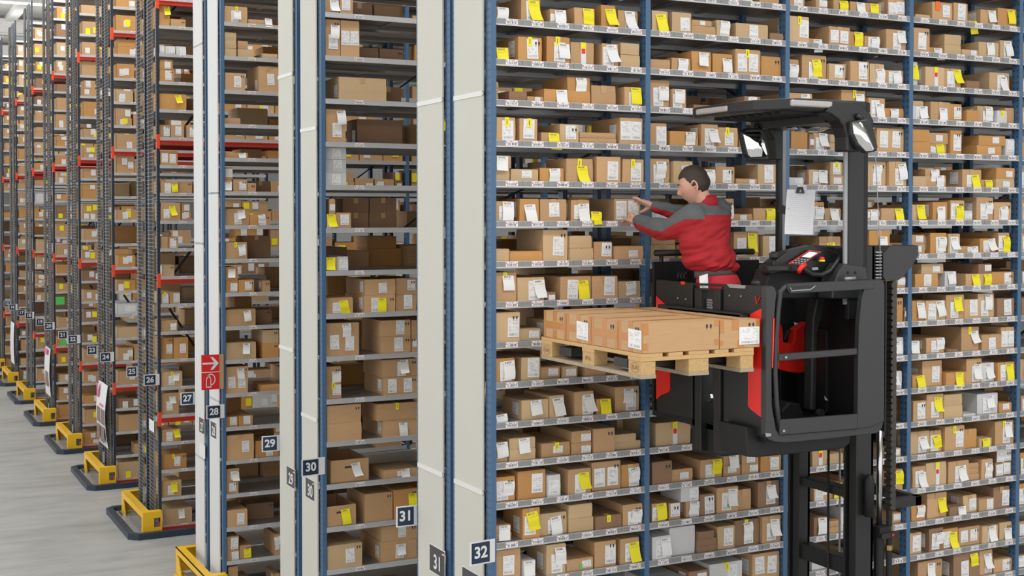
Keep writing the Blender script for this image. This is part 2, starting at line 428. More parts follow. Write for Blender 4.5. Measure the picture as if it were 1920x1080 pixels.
r26 = mesh_rack(); mesh_racks = [r26]
bpy.context.view_layer.update()
for k in range(4, 10):
    c = copy_tree(r26); c.location = (X0, RY[k], 0)
    n = 32-2*k
    c['label'] = 'navy double rack with grey wire mesh end, marked %s and %s' % (word(n-1), word(n)) if k < 9 else 'furthest navy mesh-ended rack, cut by the left edge'
    mesh_racks.append(c)
# clear stretch film and papers hanging behind the mesh of the two nearest mesh ends
# ---- yellow end guards and navy kerbs
def guard(k):
    Y0 = RY[k]; dp = DM if k > 2 else 1.32
    root = empty('end_guard', (X0, Y0, 0)); n = 32-2*k
    tag(root, 'yellow steel end guard bolted down at the foot of rack %s' % word(n), 'guard', 'yellow guards at the rack ends')
    y0, y1 = -.10, dp+.08; xL, xR = -.24, .02
    b = MB()      # near corner plate with a square hole
    zt, zb = .34, .03
    b.box(xL, xR, y0-.01, y0, zb, .12); b.box(xL, xR, y0-.01, y0, .25, zt); b.box(xL, -.09, y0-.01, y0, .12, .25); b.box(-.0, xR, y0-.01, y0, .12, .25)
    b.box(xL, xL+.01, y0, y0+.1, zb, zt); b.box(xR-.01, xR, y0, y0+.06, zb, zt)
    b.box(xL, xR, y0, y0+.1, zt-.01, zt)
    b.build('corner_plate', M_YGUARD, root)
    b = MB(); b.box(xL, xL+.10, y0+.1, y1-.1, zt-.01, zt); b.box(xL, xL+.01, y0+.1, y1-.1, .25, zt); b.box(xL, xL+.06, y0+.1, y1-.1, .25, .26)
    b.build('guard_beam', M_YGUARD, root)
    b = MB(); b.box(xL, xR, y1-.1, y1, zt-.01, zt); b.box(xL, xR, y1-.01, y1, zb, zt); b.box(xL, xL+.01, y1-.1, y1, zb, zt)
    b.prism([(xL, y1-.3, .02), (xL, y1-.1, .02), (xL, y1-.1, .26), (xL, y1-.14, .26)], (.012, 0, 0))
    b.box(xL-.02, xL+.1, y1-.34, y1-.02, .0, .014)
    b.build('guard_foot', M_YGUARD, root)
    b = MB()
    for yy in (y1-.28, y1-.1): b.tube([(xL+.06, yy, .014), (xL+.06, yy, .05)], .012, 6)
    b.build('anchor_bolts', M_CHROME, root)
    return root
def kerb(k):
    Y0 = RY[k]; dp = DM if k > 2 else 1.32; n = 32-2*k
    root = empty('floor_kerb', (X0, Y0, 0)); tag(root, 'low navy kerb round the foot of rack %s' % word(n), 'kerb', 'navy kerbs round the rack ends')
    ya, yb, xl, ch = -.27, dp+.27, -.45, .12
    out = [(xl+ch, ya), (xl, ya+ch), (xl, yb-ch), (xl+ch, yb), (2.5, yb), (2.5, yb-.09), (xl+ch+.03, yb-.09), (xl+.09, yb-ch-.03), (xl+.09, ya+ch+.03), (xl+ch+.03, ya+.09), (2.5, ya+.09), (2.5, ya)]
    segs = [((2.5, ya), (xl+ch, ya)), ((xl+ch, ya), (xl, ya+ch)), ((xl, ya+ch), (xl, yb-ch)), ((xl, yb-ch), (xl+ch, yb)), ((xl+ch, yb), (2.5, yb))]
    inn = [((2.5, ya+.09), (xl+ch+.03, ya+.09)), ((xl+ch+.03, ya+.09), (xl+.09, ya+ch+.03)), ((xl+.09, ya+ch+.03), (xl+.09, yb-ch-.03)), ((xl+.09, yb-ch-.03), (xl+ch+.03, yb-.09)), ((xl+ch+.03, yb-.09), (2.5, yb-.09))]
    b = MB()
    for (a, c), (d, e) in zip(segs, inn):
        vs = [(a[0], a[1], 0), (c[0], c[1], 0), (e[0], e[1], 0), (d[0], d[1], 0)]
        b.prism(vs, (0, 0, .085))
    b.build('kerb_rail', M_KERB, root)
    b = MB(); b.box(xl+.1, 2.4, ya+.1, yb-.1, 0, .02); b.build('infill_slab', M_FLOOR, root)
    b = MB()
    for i in range(3): b.tube([(xl+.16, yb-.3-i*.1, .02), (xl+.16, yb-.3-i*.1, .07)], .012, 6)
    b.build('kerb_bolts', M_CHROME, root)
    return root
gk = {}
g3 = guard(3); k3 = kerb(3)
bpy.context.view_layer.update()
for k in range(4, 10):
    n = 32-2*k
    c = copy_tree(g3); c.location = (X0, RY[k], 0); c['label'] = 'yellow steel end guard bolted down at the foot of rack %s' % word(n)
    c = copy_tree(k3); c.location = (X0, RY[k], 0); c['label'] = 'low navy kerb round the foot of rack %s' % word(n)
c = guard(2); c['label'] = 'largest yellow end guard, before the white panel of rack twenty-eight'

# ================================================================ signs
def num_sign(n, px0, px1, py, Y, tilt, h=.155, post_right=True):
    a = PY(px0, py, Y); bb = PY(px1, py, Y); bb.x = max(bb.x, X0+.012); wd = bb.x-a.x; o = Vector((bb.x, Y, a.z))
    root = empty('aisle_sign', o, tilt); tag(root, 'white flag sign reading %s on a dark blue square' % word(n), 'sign', 'numbered flag signs on the rack posts')
    b = MB(); b.box(-wd, 0, -.004, 0, -h/2, h/2); b.build('plate', M_WHITE, root)
    sq = min(wd*.72, .15)
    x0 = -wd+.012
    b = MB(); b.box(x0, x0+sq, -.006, -.004, -h/2+.01, h/2-.01); b.build('blue_square', M_NAVYSIGN, root)
    b = MB(); put_text(b, str(n), .105, (x0+sq/2, -.0075, 0), (1, 0, 0), (0, 0, 1), bold=.03); b.build('number', M_WHITE, root)
    return root
num_sign(32, 877.5, 927.5, 1038, RY[0]-.03, R(7))
num_sign(30, 563.5, 604, 877, RY[1]-.03, R(6))
num_sign(28, 386, 417, 773, RY[2]-.03, R(5))
num_sign(26, 269, 296.5, 713, RY[3]-.03, R(4))
num_sign(24, 187.5, 211.5, 670, RY[4]-.03, R(4))
num_sign(22, 127, 149, 636.5, RY[5]-.03, R(4))
num_sign(20, 83, 101, 611.5, RY[6]-.03, R(4))
num_sign(18, 47, 62.5, 591.5, RY[7]-.03, R(4))
num_sign(16, 16.5, 32, 576, RY[8]-.03, R(4))
for n, px0, px1, py, k in ((31, 743, 784, 970, 0), (29, 491, 525, 833, 1), (27, 338.5, 366, 748, 2), (25, 237, 258, 697.5, 3), (23, 163, 182.5, 657, 4), (21, 109, 125.5, 628.5, 5), (19, 67.5, 81.5, 604, 6), (17, 33, 46, 586.5, 7), (15, 7, 18, 570, 8)):
    dpt = [1.25, 1.3, 1.32][k] if k < 3 else DM
    num_sign(n, px0, px1, py, RY[k]+dpt+.01, R(-2 if n > 27 else 0))
# number plates stuck to the end panels
def panel_plate(n, pc, z, y, wy=.155, hz=.21):
    root = empty('number_plate', (X0-.026, y, z)); tag(root, 'dark grey plate reading %s on the %s end panel' % (word(n), 'white' if n < 29 else 'cream'), 'sign', 'grey number plates on the end panels')
    b = MB(); b.box(-.002, 0, -wy/2, wy/2, -hz/2, hz/2); b.build('plate', M_WHITE, root)
    b = MB(); b.box(-.0035, -.002, -wy/2+.008, wy/2-.008, -hz/2+.008, hz/2-.008); b.build('grey_field', M_DGREY, root)
    b = MB(); put_text(b, str(n), .145, (-.005, -.01, -.018), (0, -1, 0), (0, 0, 1), bold=.02); b.build('number', M_WHITE, root)
    b = MB(); b.box(-.005, -.0035, -wy/2+.045, -wy/2+.062, hz/2-.04, hz/2-.022); b.build('red_mark', M_SIGNRED, root)
    b = MB(); b.box(-.005, -.0035, -wy/2+.012, -wy/2+.042, hz/2-.036, hz/2-.026); b.build('white_mark', M_WHITE, root)
    return root
def pxX(px, py): return PX(px, py, X0-.026)
for n, px, py in ((31, 820, 1052), (32, 883, 1097), (29, 545.5, 895), (30, 581.5, 917), (27, 378.5, 798), (28, 400.5, 806)):
    p = pxX(px, py); panel_plate(n, None, p.z, p.y, *((.28, .205) if n > 30 else (.265, .195)))
# fire extinguisher sign, a red plate facing the aisle
a = PY(377.5, 666, RY[2]-.06); c = PY(411.5, 729.5, RY[2]-.06); wd = c.x-a.x; hz = a.z-c.z
fs = empty('fire_sign', ((a.x+c.x)/2, RY[2]-.06, (a.z+c.z)/2)); tag(fs, 'red sign with white arrow above a white fire extinguisher', 'sign')
b = MB(); b.box(-wd/2, wd/2, 0, .004, -hz/2, hz/2); b.build('plate', M_SIGNRED, fs)
b = MB(); b.box(wd/2, wd/2+.05, .004, .012, -hz/2, hz/2); b.box(wd/2, wd/2+.004, -.001, .012, -hz/2, hz/2); b.build('brown_backing', CARD['t'], fs)
q = MB(); y = -.003; T = .003
def fp(pts): q.prism([(x*wd/2, y, z*hz/2) for x, z in pts], (0, .002, 0))
fp([(-1, -.02), (1, -.02), (1, .02), (-1, .02)])
fp([(-.9, .45), (.45, .45), (.45, .55), (-.9, .55)])
fp([(.0, .86), (.3, .86), (.92, .5), (.3, .14), (.0, .14), (.5, .5)])
q.build('arrow', M_WHITE, fs)
q = MB()
fp([(-.45, -.88), (.0, -.88), (.0, -.82), (-.45, -.82)]); fp([(-.5, -.88), (-.42, -.88), (-.42, -.42), (-.5, -.42)]); fp([(.0, -.88), (.08, -.88), (.08, -.42), (.0, -.42)])
fp([(-.5, -.42), (-.42, -.42), (-.3, -.3), (-.1, -.3), (.0, -.42), (.08, -.42), (-.04, -.24), (-.36, -.24)]); fp([(-.3, -.26), (-.12, -.26), (-.12, -.18), (-.3, -.18)])
pts = [(-.5+0*i, 0) for i in range(0)]
import math as _m
for i in range(14):
    t0, t1 = [_m.pi*(.85-1.35*j/14) for j in (i, i+1)]
    cx_, cz_, rx, rz_ = .05, -.42, .5, .33
    fp([(cx_+rx*_m.cos(t0), cz_+rz_*_m.sin(t0)), (cx_+rx*_m.cos(t1), cz_+rz_*_m.sin(t1)), (cx_+(rx-.09)*_m.cos(t1), cz_+(rz_-.05)*_m.sin(t1)), (cx_+(rx-.09)*_m.cos(t0), cz_+(rz_-.05)*_m.sin(t0))])
q.build('extinguisher_symbol', M_WHITE, fs)
# papers and posters on the rack ends
def end_paper(label, px0, py0, px1, py1, m, bulge=0, cat='poster', xo=.05, marks=()):
    a = PX(px0, py0, X0-xo); c = PX(px1, py1, X0-xo); ym = (a.y+c.y)/2; zc = (a.z+c.z)/2
    hy = abs(a.y-c.y)/2; hz = abs(a.z-c.z)/2
    b = MB(); N_ = 10
    for i in range(N_):
        z0, z1 = -hz+2*hz*i/N_, -hz+2*hz*(i+1)/N_
        f0, f1 = -bulge*_m.sin(_m.pi*i/N_), -bulge*_m.sin(_m.pi*(i+1)/N_)
        b.quad([(f0, hy, z0), (f0, -hy, z0), (f1, -hy, z1), (f1, hy, z1)], 0, ((0, i/N_), (1, i/N_), (1, (i+1)/N_), (0, (i+1)/N_)))
    o = b.build('poster', m, loc=(X0-xo, ym, zc)); tag(o, label, cat)
    for (mm, u0, u1, v0, v1, nm) in marks:
        b = MB(); xx = -bulge-.004
        b.box(xx-.001, xx, hy-2*hy*u1, hy-2*hy*u0, -hz+2*hz*v0, -hz+2*hz*v1); b.build(nm, mm, o)
    return o
M_PHOTO = mat('printed_picture', (.20, .13, .12), .5, var=.5, scale=30)
M_PINK = mat('pink_print', (.75, .12, .3), .5)
end_paper('long white poster with four pictures on the mesh end of rack twenty-four', 185.5, 712, 203, 842, M_WHITE, .05, marks=[(M_PHOTO, .1, .45, .08, .32, 'picture'), (M_PHOTO, .55, .95, .08, .32, 'picture'), (M_PHOTO, .1, .45, .36, .6, 'picture'), (M_PHOTO, .55, .95, .36, .6, 'picture'), (M_PINK, .1, .3, .75, .97, 'pink_lettering'), (M_PINK, .4, .8, .64, .67, 'pink_lettering')])
end_paper('tall white poster on the mesh end of rack twenty', 85.5, 648, 95.5, 745, M_WHITE, .03, marks=[(M_PINK, .1, .7, .85, .97, 'pink_lettering'), (M_PHOTO, .2, .8, .2, .5, 'picture')])
end_paper('tall white poster on the mesh end of rack sixteen', 20.5, 602, 27.5, 684, M_SHEET, .02)
end_paper('small red and white notice on the mesh end of rack twenty-six', 279.5, 784, 289, 812, M_SHEET, 0, 'notice')
end_paper('small notice with red lettering on the white end panel of rack twenty-seven', 374, 829, 384.5, 861, M_SHEET, 0, 'notice', .03)

for lab, k, x0, y0, x1, y1 in (('large green paper sheet on a carton of rack twenty', 6, 102, 557, 121, 571), ('small green paper slip on a lower carton of rack twenty', 6, 113, 638, 124, 648)):
    a = PY(x0, y0, RY[k]+.005); c = PY(x1, y1, RY[k]+.005); b = MB(); wd, hz = c.x-a.x, a.z-c.z
    b.box(-wd/2, wd/2, -.001, .001, -hz/2, hz/2); tag(b.build('green_sheet', M_GRN, loc=((a.x+c.x)/2, RY[k]+.005, (a.z+c.z)/2)), lab, 'paper')
# ================================================================ cartons
def tag_data(w, l, style, m):
    """paper strip glued at its top edge to a box face (+y is into the box), curling off it"""
    b = MB(); n = 8; r = random.Random(style*13+int(l*1000))
    lean = r.uniform(-.08, .16); y = z = 0; pts = [(0., 0.)]
    for i in range(n):
        t = (i+1)/n
        if style % 3 == 0: a = R(60+70*t)                      # bulges out, then curls back under
        elif style % 3 == 1: a = R(90-12*t-30*max(0, t-.5))       # hangs, end lifting off
        else: a = R(88-14*_m.sin(t*3.1)+10*t)
        
        y -= _m.cos(a)*l/n; z -= _m.sin(a)*l/n; y = min(y, -.001); pts.append((y, z))
    for i in range(n):
        (ya, za), (yb, zb) = pts[i], pts[i+1]; s0 = lean*(-za)*(.3+.7*i/n); s1 = lean*(-zb)*(.3+.7*(i+1)/n)
        b.quad([(-w/2+s1, yb, zb), (w/2+s1, yb, zb), (w/2+s0, ya, za), (-w/2+s0, ya, za)], 0, ((0, 1-(i+1)/n), (1, 1-(i+1)/n), (1, 1-i/n), (0, 1-i/n)))
    me = data_of(b, 'paper_tag', m); me.polygons.foreach_set('use_smooth', [True]*len(me.polygons)); return me
TAGS = {('W', s): [tag_data(.084, l, s, M_WTAG) for l in (.10, .125)] for s in range(6)}
TAGS.update({('Y', s): [tag_data(.084, l, s, M_YTAG) for l in (.115, .14)] for s in range(6)})
def label_data(w, h):
    b = MB(); b.quad([(-w/2, 0, -h/2), (w/2, 0, -h/2), (w/2, 0, h/2), (-w/2, 0, h/2)]); return data_of(b, 'shipping_label', M_LABEL)
LABELS = {'s': label_data(.075, .05), 'm': label_data(.08, .095), 'l': label_data(.085, .13)}
sb = MB(); sb.quad([(0, .05, .02), (0, .11, .02), (0, .11, .12), (0, .05, .12)][::-1]); 
def carton_mesh(w, d, h, kind, r, open_=False):
    b = MB(); j = lambda s=.003: r.uniform(-s, s)
    if open_:
        t = .006
        b.box(-w/2, w/2, 0, d, 0, t); b.box(-w/2, w/2, 0, t, 0, h); b.box(-w/2, w/2, d-t, d, 0, h); b.box(-w/2, -w/2+t, t, d-t, t, h); b.box(w/2-t, w/2, t, d-t, t, h)
        if w > .25:
            b.box(-.05, .05, -.0008, 0, h*.62, h*.62+.018, 1)
        return b
    hh = h-.004
    bo = [(-w/2, 0), (w/2, 0), (w/2, d), (-w/2, d)]
    lo = [(x+j(.0015), y, 0) for x, y in bo]; up = [(x+j(), y+(0 if y == 0 else j()), hh) for x, y in bo]
    # slightly bulging front: one extra ring at mid height
    mid = [(x*(1+.004), y-(.002 if y == 0 else -.002), hh*.5) for x, y in bo]
    b.add(lo+mid+up, [(0, 3, 2, 1)]+[(i, (i+1) % 4, (i+1) % 4+4, i+4) for i in range(4)]+[(i+4, (i+1) % 4+4, (i+1) % 4+8, i+8) for i in range(4)]+[(8, 9, 10, 11)])
    g = .002
    if r.random() < .5:
        b.box(-w/2+.002, -g, .002, d-.002, hh, h); b.box(g, w/2-.002, .002, d-.002, hh, h)
    else:
        b.box(-w/2+.002, w/2-.002, .002, d/2-g, hh, h); b.box(-w/2+.002, w/2-.002, d/2+g, d-.002, hh, h)
    return b
LOGO = None
TINT = {'t': 'tan', 'o': 'orange', 'd': 'dark brown', 'k': 'pale kraft', 'g': 'white'}
ORD = ['', 'first', 'second', 'third', 'fourth', 'fifth', 'sixth', 'seventh', 'eighth', 'ninth', 'tenth']
NUM = ['zero', 'one', 'two', 'three', 'four', 'five', 'six', 'seven', 'eight', 'nine', 'ten', 'eleven', 'twelve', 'thirteen', 'fourteen', 'fifteen', 'sixteen', 'seventeen', 'eighteen', 'nineteen', 'twenty']
NBOX = [0]
def carton(x0, x1, Yf, z, h, d, tags, rz=0, out=0):
    """x0..x1 world, front at Yf; returns the carton with its labels, tags and tape as children"""
    r = random.Random(NBOX[0]*7+3); NBOX[0] += 1
    kind = tags[0]; tg = tags[1:]; w = x1-x0
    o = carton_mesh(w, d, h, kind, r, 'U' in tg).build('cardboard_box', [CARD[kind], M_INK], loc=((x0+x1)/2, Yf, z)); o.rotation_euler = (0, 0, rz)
    yo = -.0035
    nW = tg.count('W')+tg.count('Y')+tg.count('F'); nL = tg.count('L')
    lk = 'l' if h > .15 else 'm' if h > .095 else 's'
    lw = {'l': .085, 'm': .08, 's': .075}[lk]; lh = {'l': .13, 'm': .095, 's': .05}[lk]
    def clampx(x, ww): m = max(0, w/2-ww/2-.004); return max(-m, min(m, x))
    for i in range(nL):
        if nL == 1: x = (.12 if nW == 0 else (.02 if tg.count('W') else -.12))*w+r.uniform(-.02, .03)
        else: x = (-.24+.46*i)*w
        sc = min(1, (w-.01)/lw, (h-.01)/lh)
        c = inst('shipping_label', LABELS[lk], o, (clampx(x, lw*sc), yo, max(lh*sc/2+.004, min(h-lh*sc/2-.004, h*(.40 if nW else .5)+r.uniform(-.01, .01))))); c.scale = (sc, 1, sc); c.rotation_euler = (0, r.uniform(-.04, .04), 0)
    k = 0
    for ch in tg:
        if ch in 'WYF':
            col = 'Y' if ch == 'Y' else 'W'; st = r.randrange(6); me = TAGS[(col, st)][0 if h < .13 else r.randrange(2)]
            x = clampx((.12 if nW == 1 else -.22+.44*k)*w+r.uniform(-.02, .04), .08); k += 1
            c = inst('paper_tag', me, o, (x, yo-.0012, h-(.004 if h < .14 else r.uniform(.006, .05)))); c.rotation_euler = (0, r.uniform(-.15, .06), 0)
            if nL or col == 'Y': c['label'] = ('curled yellow paper tag' if col == 'Y' else 'curled white paper tag')
        elif ch == 'y':
            b = MB(); x = r.uniform(-.04, .05)*w; b.box(x-.016, x+.016, yo-.001, yo, h-min(.06, h*.5), h+.001); b.box(x-.016, x+.016, yo, .05, h+.0005, h+.0015)
            b.box(x-.003, x+.001, yo-.0015, yo-.001, h-min(.045, h*.4), h-.012, 1)
            c = b.build('yellow_tape', [M_YEL, M_INK], o)
        elif ch == 'R':
            b = MB(); x = .05*w; b.box(x-.02, x+.02, yo-.001, yo, .004, h-.05, 1); b.box(x-.016, x+.014, yo-.002, yo-.001, h*.5, h*.5+.035, 0); b.box(x-.02, x+.02, yo-.0015, yo, h-.05, h, 2)
            b.build('red_marked_strip', [M_RED, M_WHITE, M_YEL], o)
        elif ch == 'O':
            b = MB(); b.box(-w*.35, -w*.35+.05, yo-.002, yo-.001, h-.07, h+.004); b.build('orange_sticker', M_ORG, o)
        elif ch == 'G':
            b = MB(); b.box(-.005, .02, yo-.002, yo-.001, h*.2, h*.2+.025); b.build('green_sticker', M_GRN, o)
    # side label, handling marks and tape on the bigger boxes
    if h > .1 and d > .15 and kind != 'g' and 'U' not in tg:
        if r.random() < .4:
            b = MB(); zt = min(h-.02, .14); b.quad([(-w/2-.004, .13, .03), (-w/2-.004, .04, .03), (-w/2-.004, .04, zt), (-w/2-.004, .13, zt)]); b.build('shipping_label', M_LABEL, o)
        if r.random() < .35:
            b = MB(); 
            for q_ in range(2):
                x = w*.5-.028-q_*.024; b.box(x, x+.012, yo-.0006, yo, h-.045, h-.028)
                b.box(x+.004, x+.008, yo-.0006, yo, h-.055, h-.045)
            b.build('handling_marks', M_INK, o)
        elif r.random() < .5:
            b = MB(); x = 0; b.box(x-.022, x+.022, -.0032, -.0025, h-.05, h+.001); b.box(x-.022, x+.022, -.003, d, h, h+.001); b.build('packing_tape', M_TAPE, o)
    return o
ALL_LABELS = set(); CARTONS = []
def desc(tags, h, w):
    t = tags[1:]; s = []
    if 'U' in t: s.append('open-topped')
    k = TINT[tags[0]]
    n = 'flat ' if h < .07 else 'tall ' if h > 1.35*w else ''
    if 'W' in t and 'Y' in t: e = ' with white, yellow tags'
    elif 'WW' in t or t.count('W') > 1: e = ' with two white tags'
    elif 'W' in t or 'F' in t: e = ' with curled white tag'
    elif 'Y' in t: e = ' with yellow tag'
    elif 'R' in t: e = ' with red-marked strip'
    elif 'y' in t: e = ' with yellow tape'
    elif 'O' in t: e = ' with orange sticker'
    elif 'L' in t: e = ' with white label'
    else: e = ''
    return ('open ' if 'U' in t else n)+k+' box'+e
def place_row(items, Yf, zshelf, where, group, dmin, dmax, xmin, xmax):
    """items: (X0, X1, base, h, tags); sorted into columns, trimmed against each other, stood on the shelf"""
    items = sorted(items, key=lambda t: (t[0]+t[1])/2)
    cols = []
    for it in items:
        if cols and it[2] > 0 or (cols and cols[-1][0][2] > 0):
            ref = cols[-1][0]
            ov = min(ref[1], it[1])-max(ref[0], it[0])
            if ov > .4*min(ref[1]-ref[0], it[1]-it[0]): cols[-1].append(it); continue
        cols.append([it])
    n = len(cols); prev = xmin+.004
    for ci, cset in enumerate(cols):
        cset.sort(key=lambda t: t[2]); x0 = min(t[0] for t in cset); x1 = max(t[1] for t in cset)
        nxt = min(t[0] for t in cols[ci+1]) if ci+1 < n else xmax
        lo = max(prev, x0); hi = min(x1, xmax-.004)
        if ci+1 < n: hi = min(hi, max(nxt-.003, lo+.05)) if nxt > lo+.05 else hi
        z = zshelf
        yi = rnd.uniform(.0, .04)+.012; dd = rnd.uniform(dmin, dmax)
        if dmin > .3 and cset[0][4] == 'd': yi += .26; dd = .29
        for si, t in enumerate(cset):
            a = max(t[0], lo); c = min(t[1], hi)
            if c-a < .03: a, c = lo, max(hi, lo+.05)
            rz = rnd.uniform(-.02, .02) if c-a > .08 else 0
            o = carton(a+.0015, c-.0015, Yf+yi+rnd.uniform(0, .006)+abs(rz)*(c-a)/2, z, t[3], dd-si*.01, t[4], rz)
            z += t[3]+.001
            pos = ORD[ci+1]+' from left'
            if len(cset) > 1:
                pos = (['lower', 'upper'] if len(cset) == 2 else ['bottom', 'middle', 'top'] if len(cset) == 3 else ['bottom', 'lower', 'upper', 'top'])[min(si, 3)]+' of stack '+pos.replace(' from left', ' along')
            lab = '%s, %s, %s' % (desc(t[4], t[3], c-a), pos, where)
            if len(lab.split()) > 16: lab = lab.replace('flat ', '').replace('tall ', '').replace('dark ', '').replace('pale ', '')
            tag(o, lab, 'box', group); CARTONS.append((o, (c-a)*t[3]/((o.location.x*SN+o.location.y*CS)**2)))
            if lab in ALL_LABELS: print('DUP', lab)
            ALL_LABELS.add(lab)
        prev = max(hi, lo+.05)+.002
def parse(s): 
    out = []
    for tok in s.split(';'):
        tok = tok.strip()
        if not tok: continue
        p = tok.split(','); b = 0
        tags = p[3] if len(p) > 3 else 't'
        if len(p) > 4: b = float(p[4])
        if tags[0] not in 'todkg': tags = 't'+tags
        out.append((float(p[0]), float(p[1]), b, float(p[2]), tags))
    return out
K = .30208
# rows of the near rack: {bay: {row: boxes}}, measured on enlargements of the photograph
B1 = {0: '85,180,75,W;262,380,150,LY;430,530,85,LF;590,715,110,Y;760,850,140,oY;870,995,118,LW',
 1: '88,182,76,Y;235,385,150,oLy;420,563,165,oLWy;572,716,140,R;762,866,142,LW;875,995,80,k;875,990,70,k,80',
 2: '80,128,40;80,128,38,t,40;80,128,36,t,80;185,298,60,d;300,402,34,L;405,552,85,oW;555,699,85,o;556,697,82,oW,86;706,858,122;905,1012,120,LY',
 3: '100,220,145,Ly;245,357,142,Ly;385,500,60,Y;507,625,116,kL;632,860,36;632,855,32,t,37;872,1014,165,LL',
 4: '90,190,80,k;88,206,78,tW,80;200,370,76,kL;382,532,86,oW;538,705,145,yY;722,870,160,L;882,1018,146,Ly',
 5: '86,216,125,LW;245,366,140,oW;372,538,137,L;570,683,132,LW;690,752,62,dY;850,1016,138,LL',
 6: '85,182,80,k;192,398,62,o;400,555,192,kL;560,708,76,k;560,697,76,k,77;716,830,112,L;840,1016,82,L',
 7: '90,238,182,yW;245,415,146,kWL;420,470,50,dL;505,698,142,LY;704,865,138,L;872,1020,100,kW',
 8: '90,248,185,kL;256,392,72,kL;420,600,120,kL;640,790,90;830,1000,90,L',
 9: '90,216,148,oLW;262,382,142,kL;386,508,72,L;520,606,70,kL;650,780,60;790,980,66,L',
 10: '90,176,52,dW;264,430,122,kW;434,524,140,kW;590,708,150,LW;722,815,96,oY;850,1000,155,LW',
 11: '88,184,122,kW;190,350,70,k;190,350,68,kW,71;390,570,86,Ly;575,698,72,L;575,698,72,L,73;706,835,150;842,1010,50,k;838,980,46,k,51',
 12: '92,230,152,oLW;240,415,176,oL;420,500,135,gL;545,690,155,LY;702,880,178,LL;886,1000,142,oLW',
 13: '92,204,52;92,202,48,tW,53;268,375,190,oLY;382,552,136,kLW;556,710,86,k;556,705,84,k,87;718,880,82,dy;886,1014,132,LW',
 14: '95,258,196,L;266,345,112,gW;410,530,190,kLW;538,706,76,LG;716,850,160,L;872,990,158,LY'}
B2 = {-1: '1070,1200,120;1240,1370,110,L;1400,1490,80;1560,1700,130,L;1740,1860,100',
 0: '1065,1162,126,kY;1190,1312,128,kL;1316,1465,56;1318,1440,34,tL,57;1470,1555,100,kLW;1590,1788,92,kL;1796,1880,45,d',
 1: '1060,1180,62;1188,1304,78,W;1316,1437,128,oW;1456,1582,124,oW;1590,1746,158,LLy;1758,1880,126,o',
 2: '1060,1190,172,LW;1194,1280,120,LF;1340,1620,30,d;1650,1752,96,dL;1756,1870,66,Ly',
 3: '1064,1168,138,L;1186,1362,92,oW;1378,1484,140,LF;1490,1612,124,Ly;1620,1700,100,d;1740,1860,110,gW',
 4: '1066,1186,152,LF;1200,1320,138,kW;1340,1468,92,W;1472,1590,108,L;1596,1726,36,L;1740,1860,126,kL',
 5: '1066,1172,94,gL;1240,1400,80,W;1484,1576,138,LW;1582,1710,42,L;1714,1850,78,Y',
 6: '1066,1220,88,k;1066,1215,52,k,89;1230,1300,80,Y;1400,1500,90;1590,1746,158,LY;1760,1870,130,kL',
 7: '1062,1180,80;1200,1300,60,L;1330,1480,90;1520,1700,60,oL',
 9: '1062,1180,110,gL', 10: '1062,1090,60,dL',
 11: '1095,1312,145,kyR',
 12: '1068,1190,142,d;1194,1326,78,L;1370,1504,118,LY;1514,1620,66,L;1514,1618,66,tLW,67;1626,1732,66,L;1626,1728,60,L,67;1740,1866,104,oL',
 13: '1068,1160,114,LY;1176,1280,104,L;1284,1366,100,LW;1250,1362,90,gL,101;1370,1466,130,dL;1474,1606,160,LWG;1612,1694,128;1736,1890,160,dLW',
 14: '1066,1186,142,gLW;1190,1346,176,g;1350,1472,42,d;1352,1470,42,d,43;1356,1455,46,d,86;1480,1588,142,kL;1594,1746,160,dLWy;1752,1888,168,LW',
 15: '1070,1290,90,gL;1300,1420,120,dL;1430,1634,140,gLy;1700,1870,160,LL'}
B3 = {-1: '470,570,110,L;640,712,60,L;754,842,70,Y;850,1040,66,WY;1090,1200,106,LL',
 0: '465,588,162,kLy;592,680,34,W;710,842,116,LL;850,942,98,oY;946,1038,78,LW;1070,1196,128,LW',
 1: '462,538,118,LW;560,710,152,LY;714,814,104,kL;840,957,128,L;962,1050,118,kLW;1060,1184,88,LW',
 2: '468,614,130,W;640,790,70,L;800,948,164,Wy;954,1054,120,LF;1060,1198,64,oW',
 3: '482,586,115,o;590,622,100,dL;628,716,108,LW;720,800,50,k;720,800,46,k,51;860,990,90;1020,1204,150,LL',
 4: '465,562,48,gL;600,716,98,LW;720,800,66,L;720,798,80,tLy,67;930,1076,154,kLW;1080,1196,154,LW',
 5: '470,560,90,L;618,690,116,oLW;696,798,76,W;925,1030,70,kLW;1034,1170,76,Y',
 6: '466,556,70,L;660,795,118,Y;880,950,100,L;956,1082,150,oW;1090,1190,70,d',
 7: '470,620,100;1000,1110,80;1126,1204,70,L', 8: '1126,1170,150,o;1174,1202,90,dL', 9: '1070,1184,112,gW',
 10: '1070,1174,112,gW', 11: '1060,1130,130', 12: '605,696,104,kR;702,800,64,k;806,872,104,kL;1060,1160,52,kL',
 13: '612,718,118,LF;724,796,98,oY;802,872,104,LL;1060,1166,132,LY', 14: '616,700,112,dW;704,784,44;704,782,34,t,45;788,876,150,gL;1120,1196,62,L',
 15: '616,736,84,gL;742,872,80,L'}
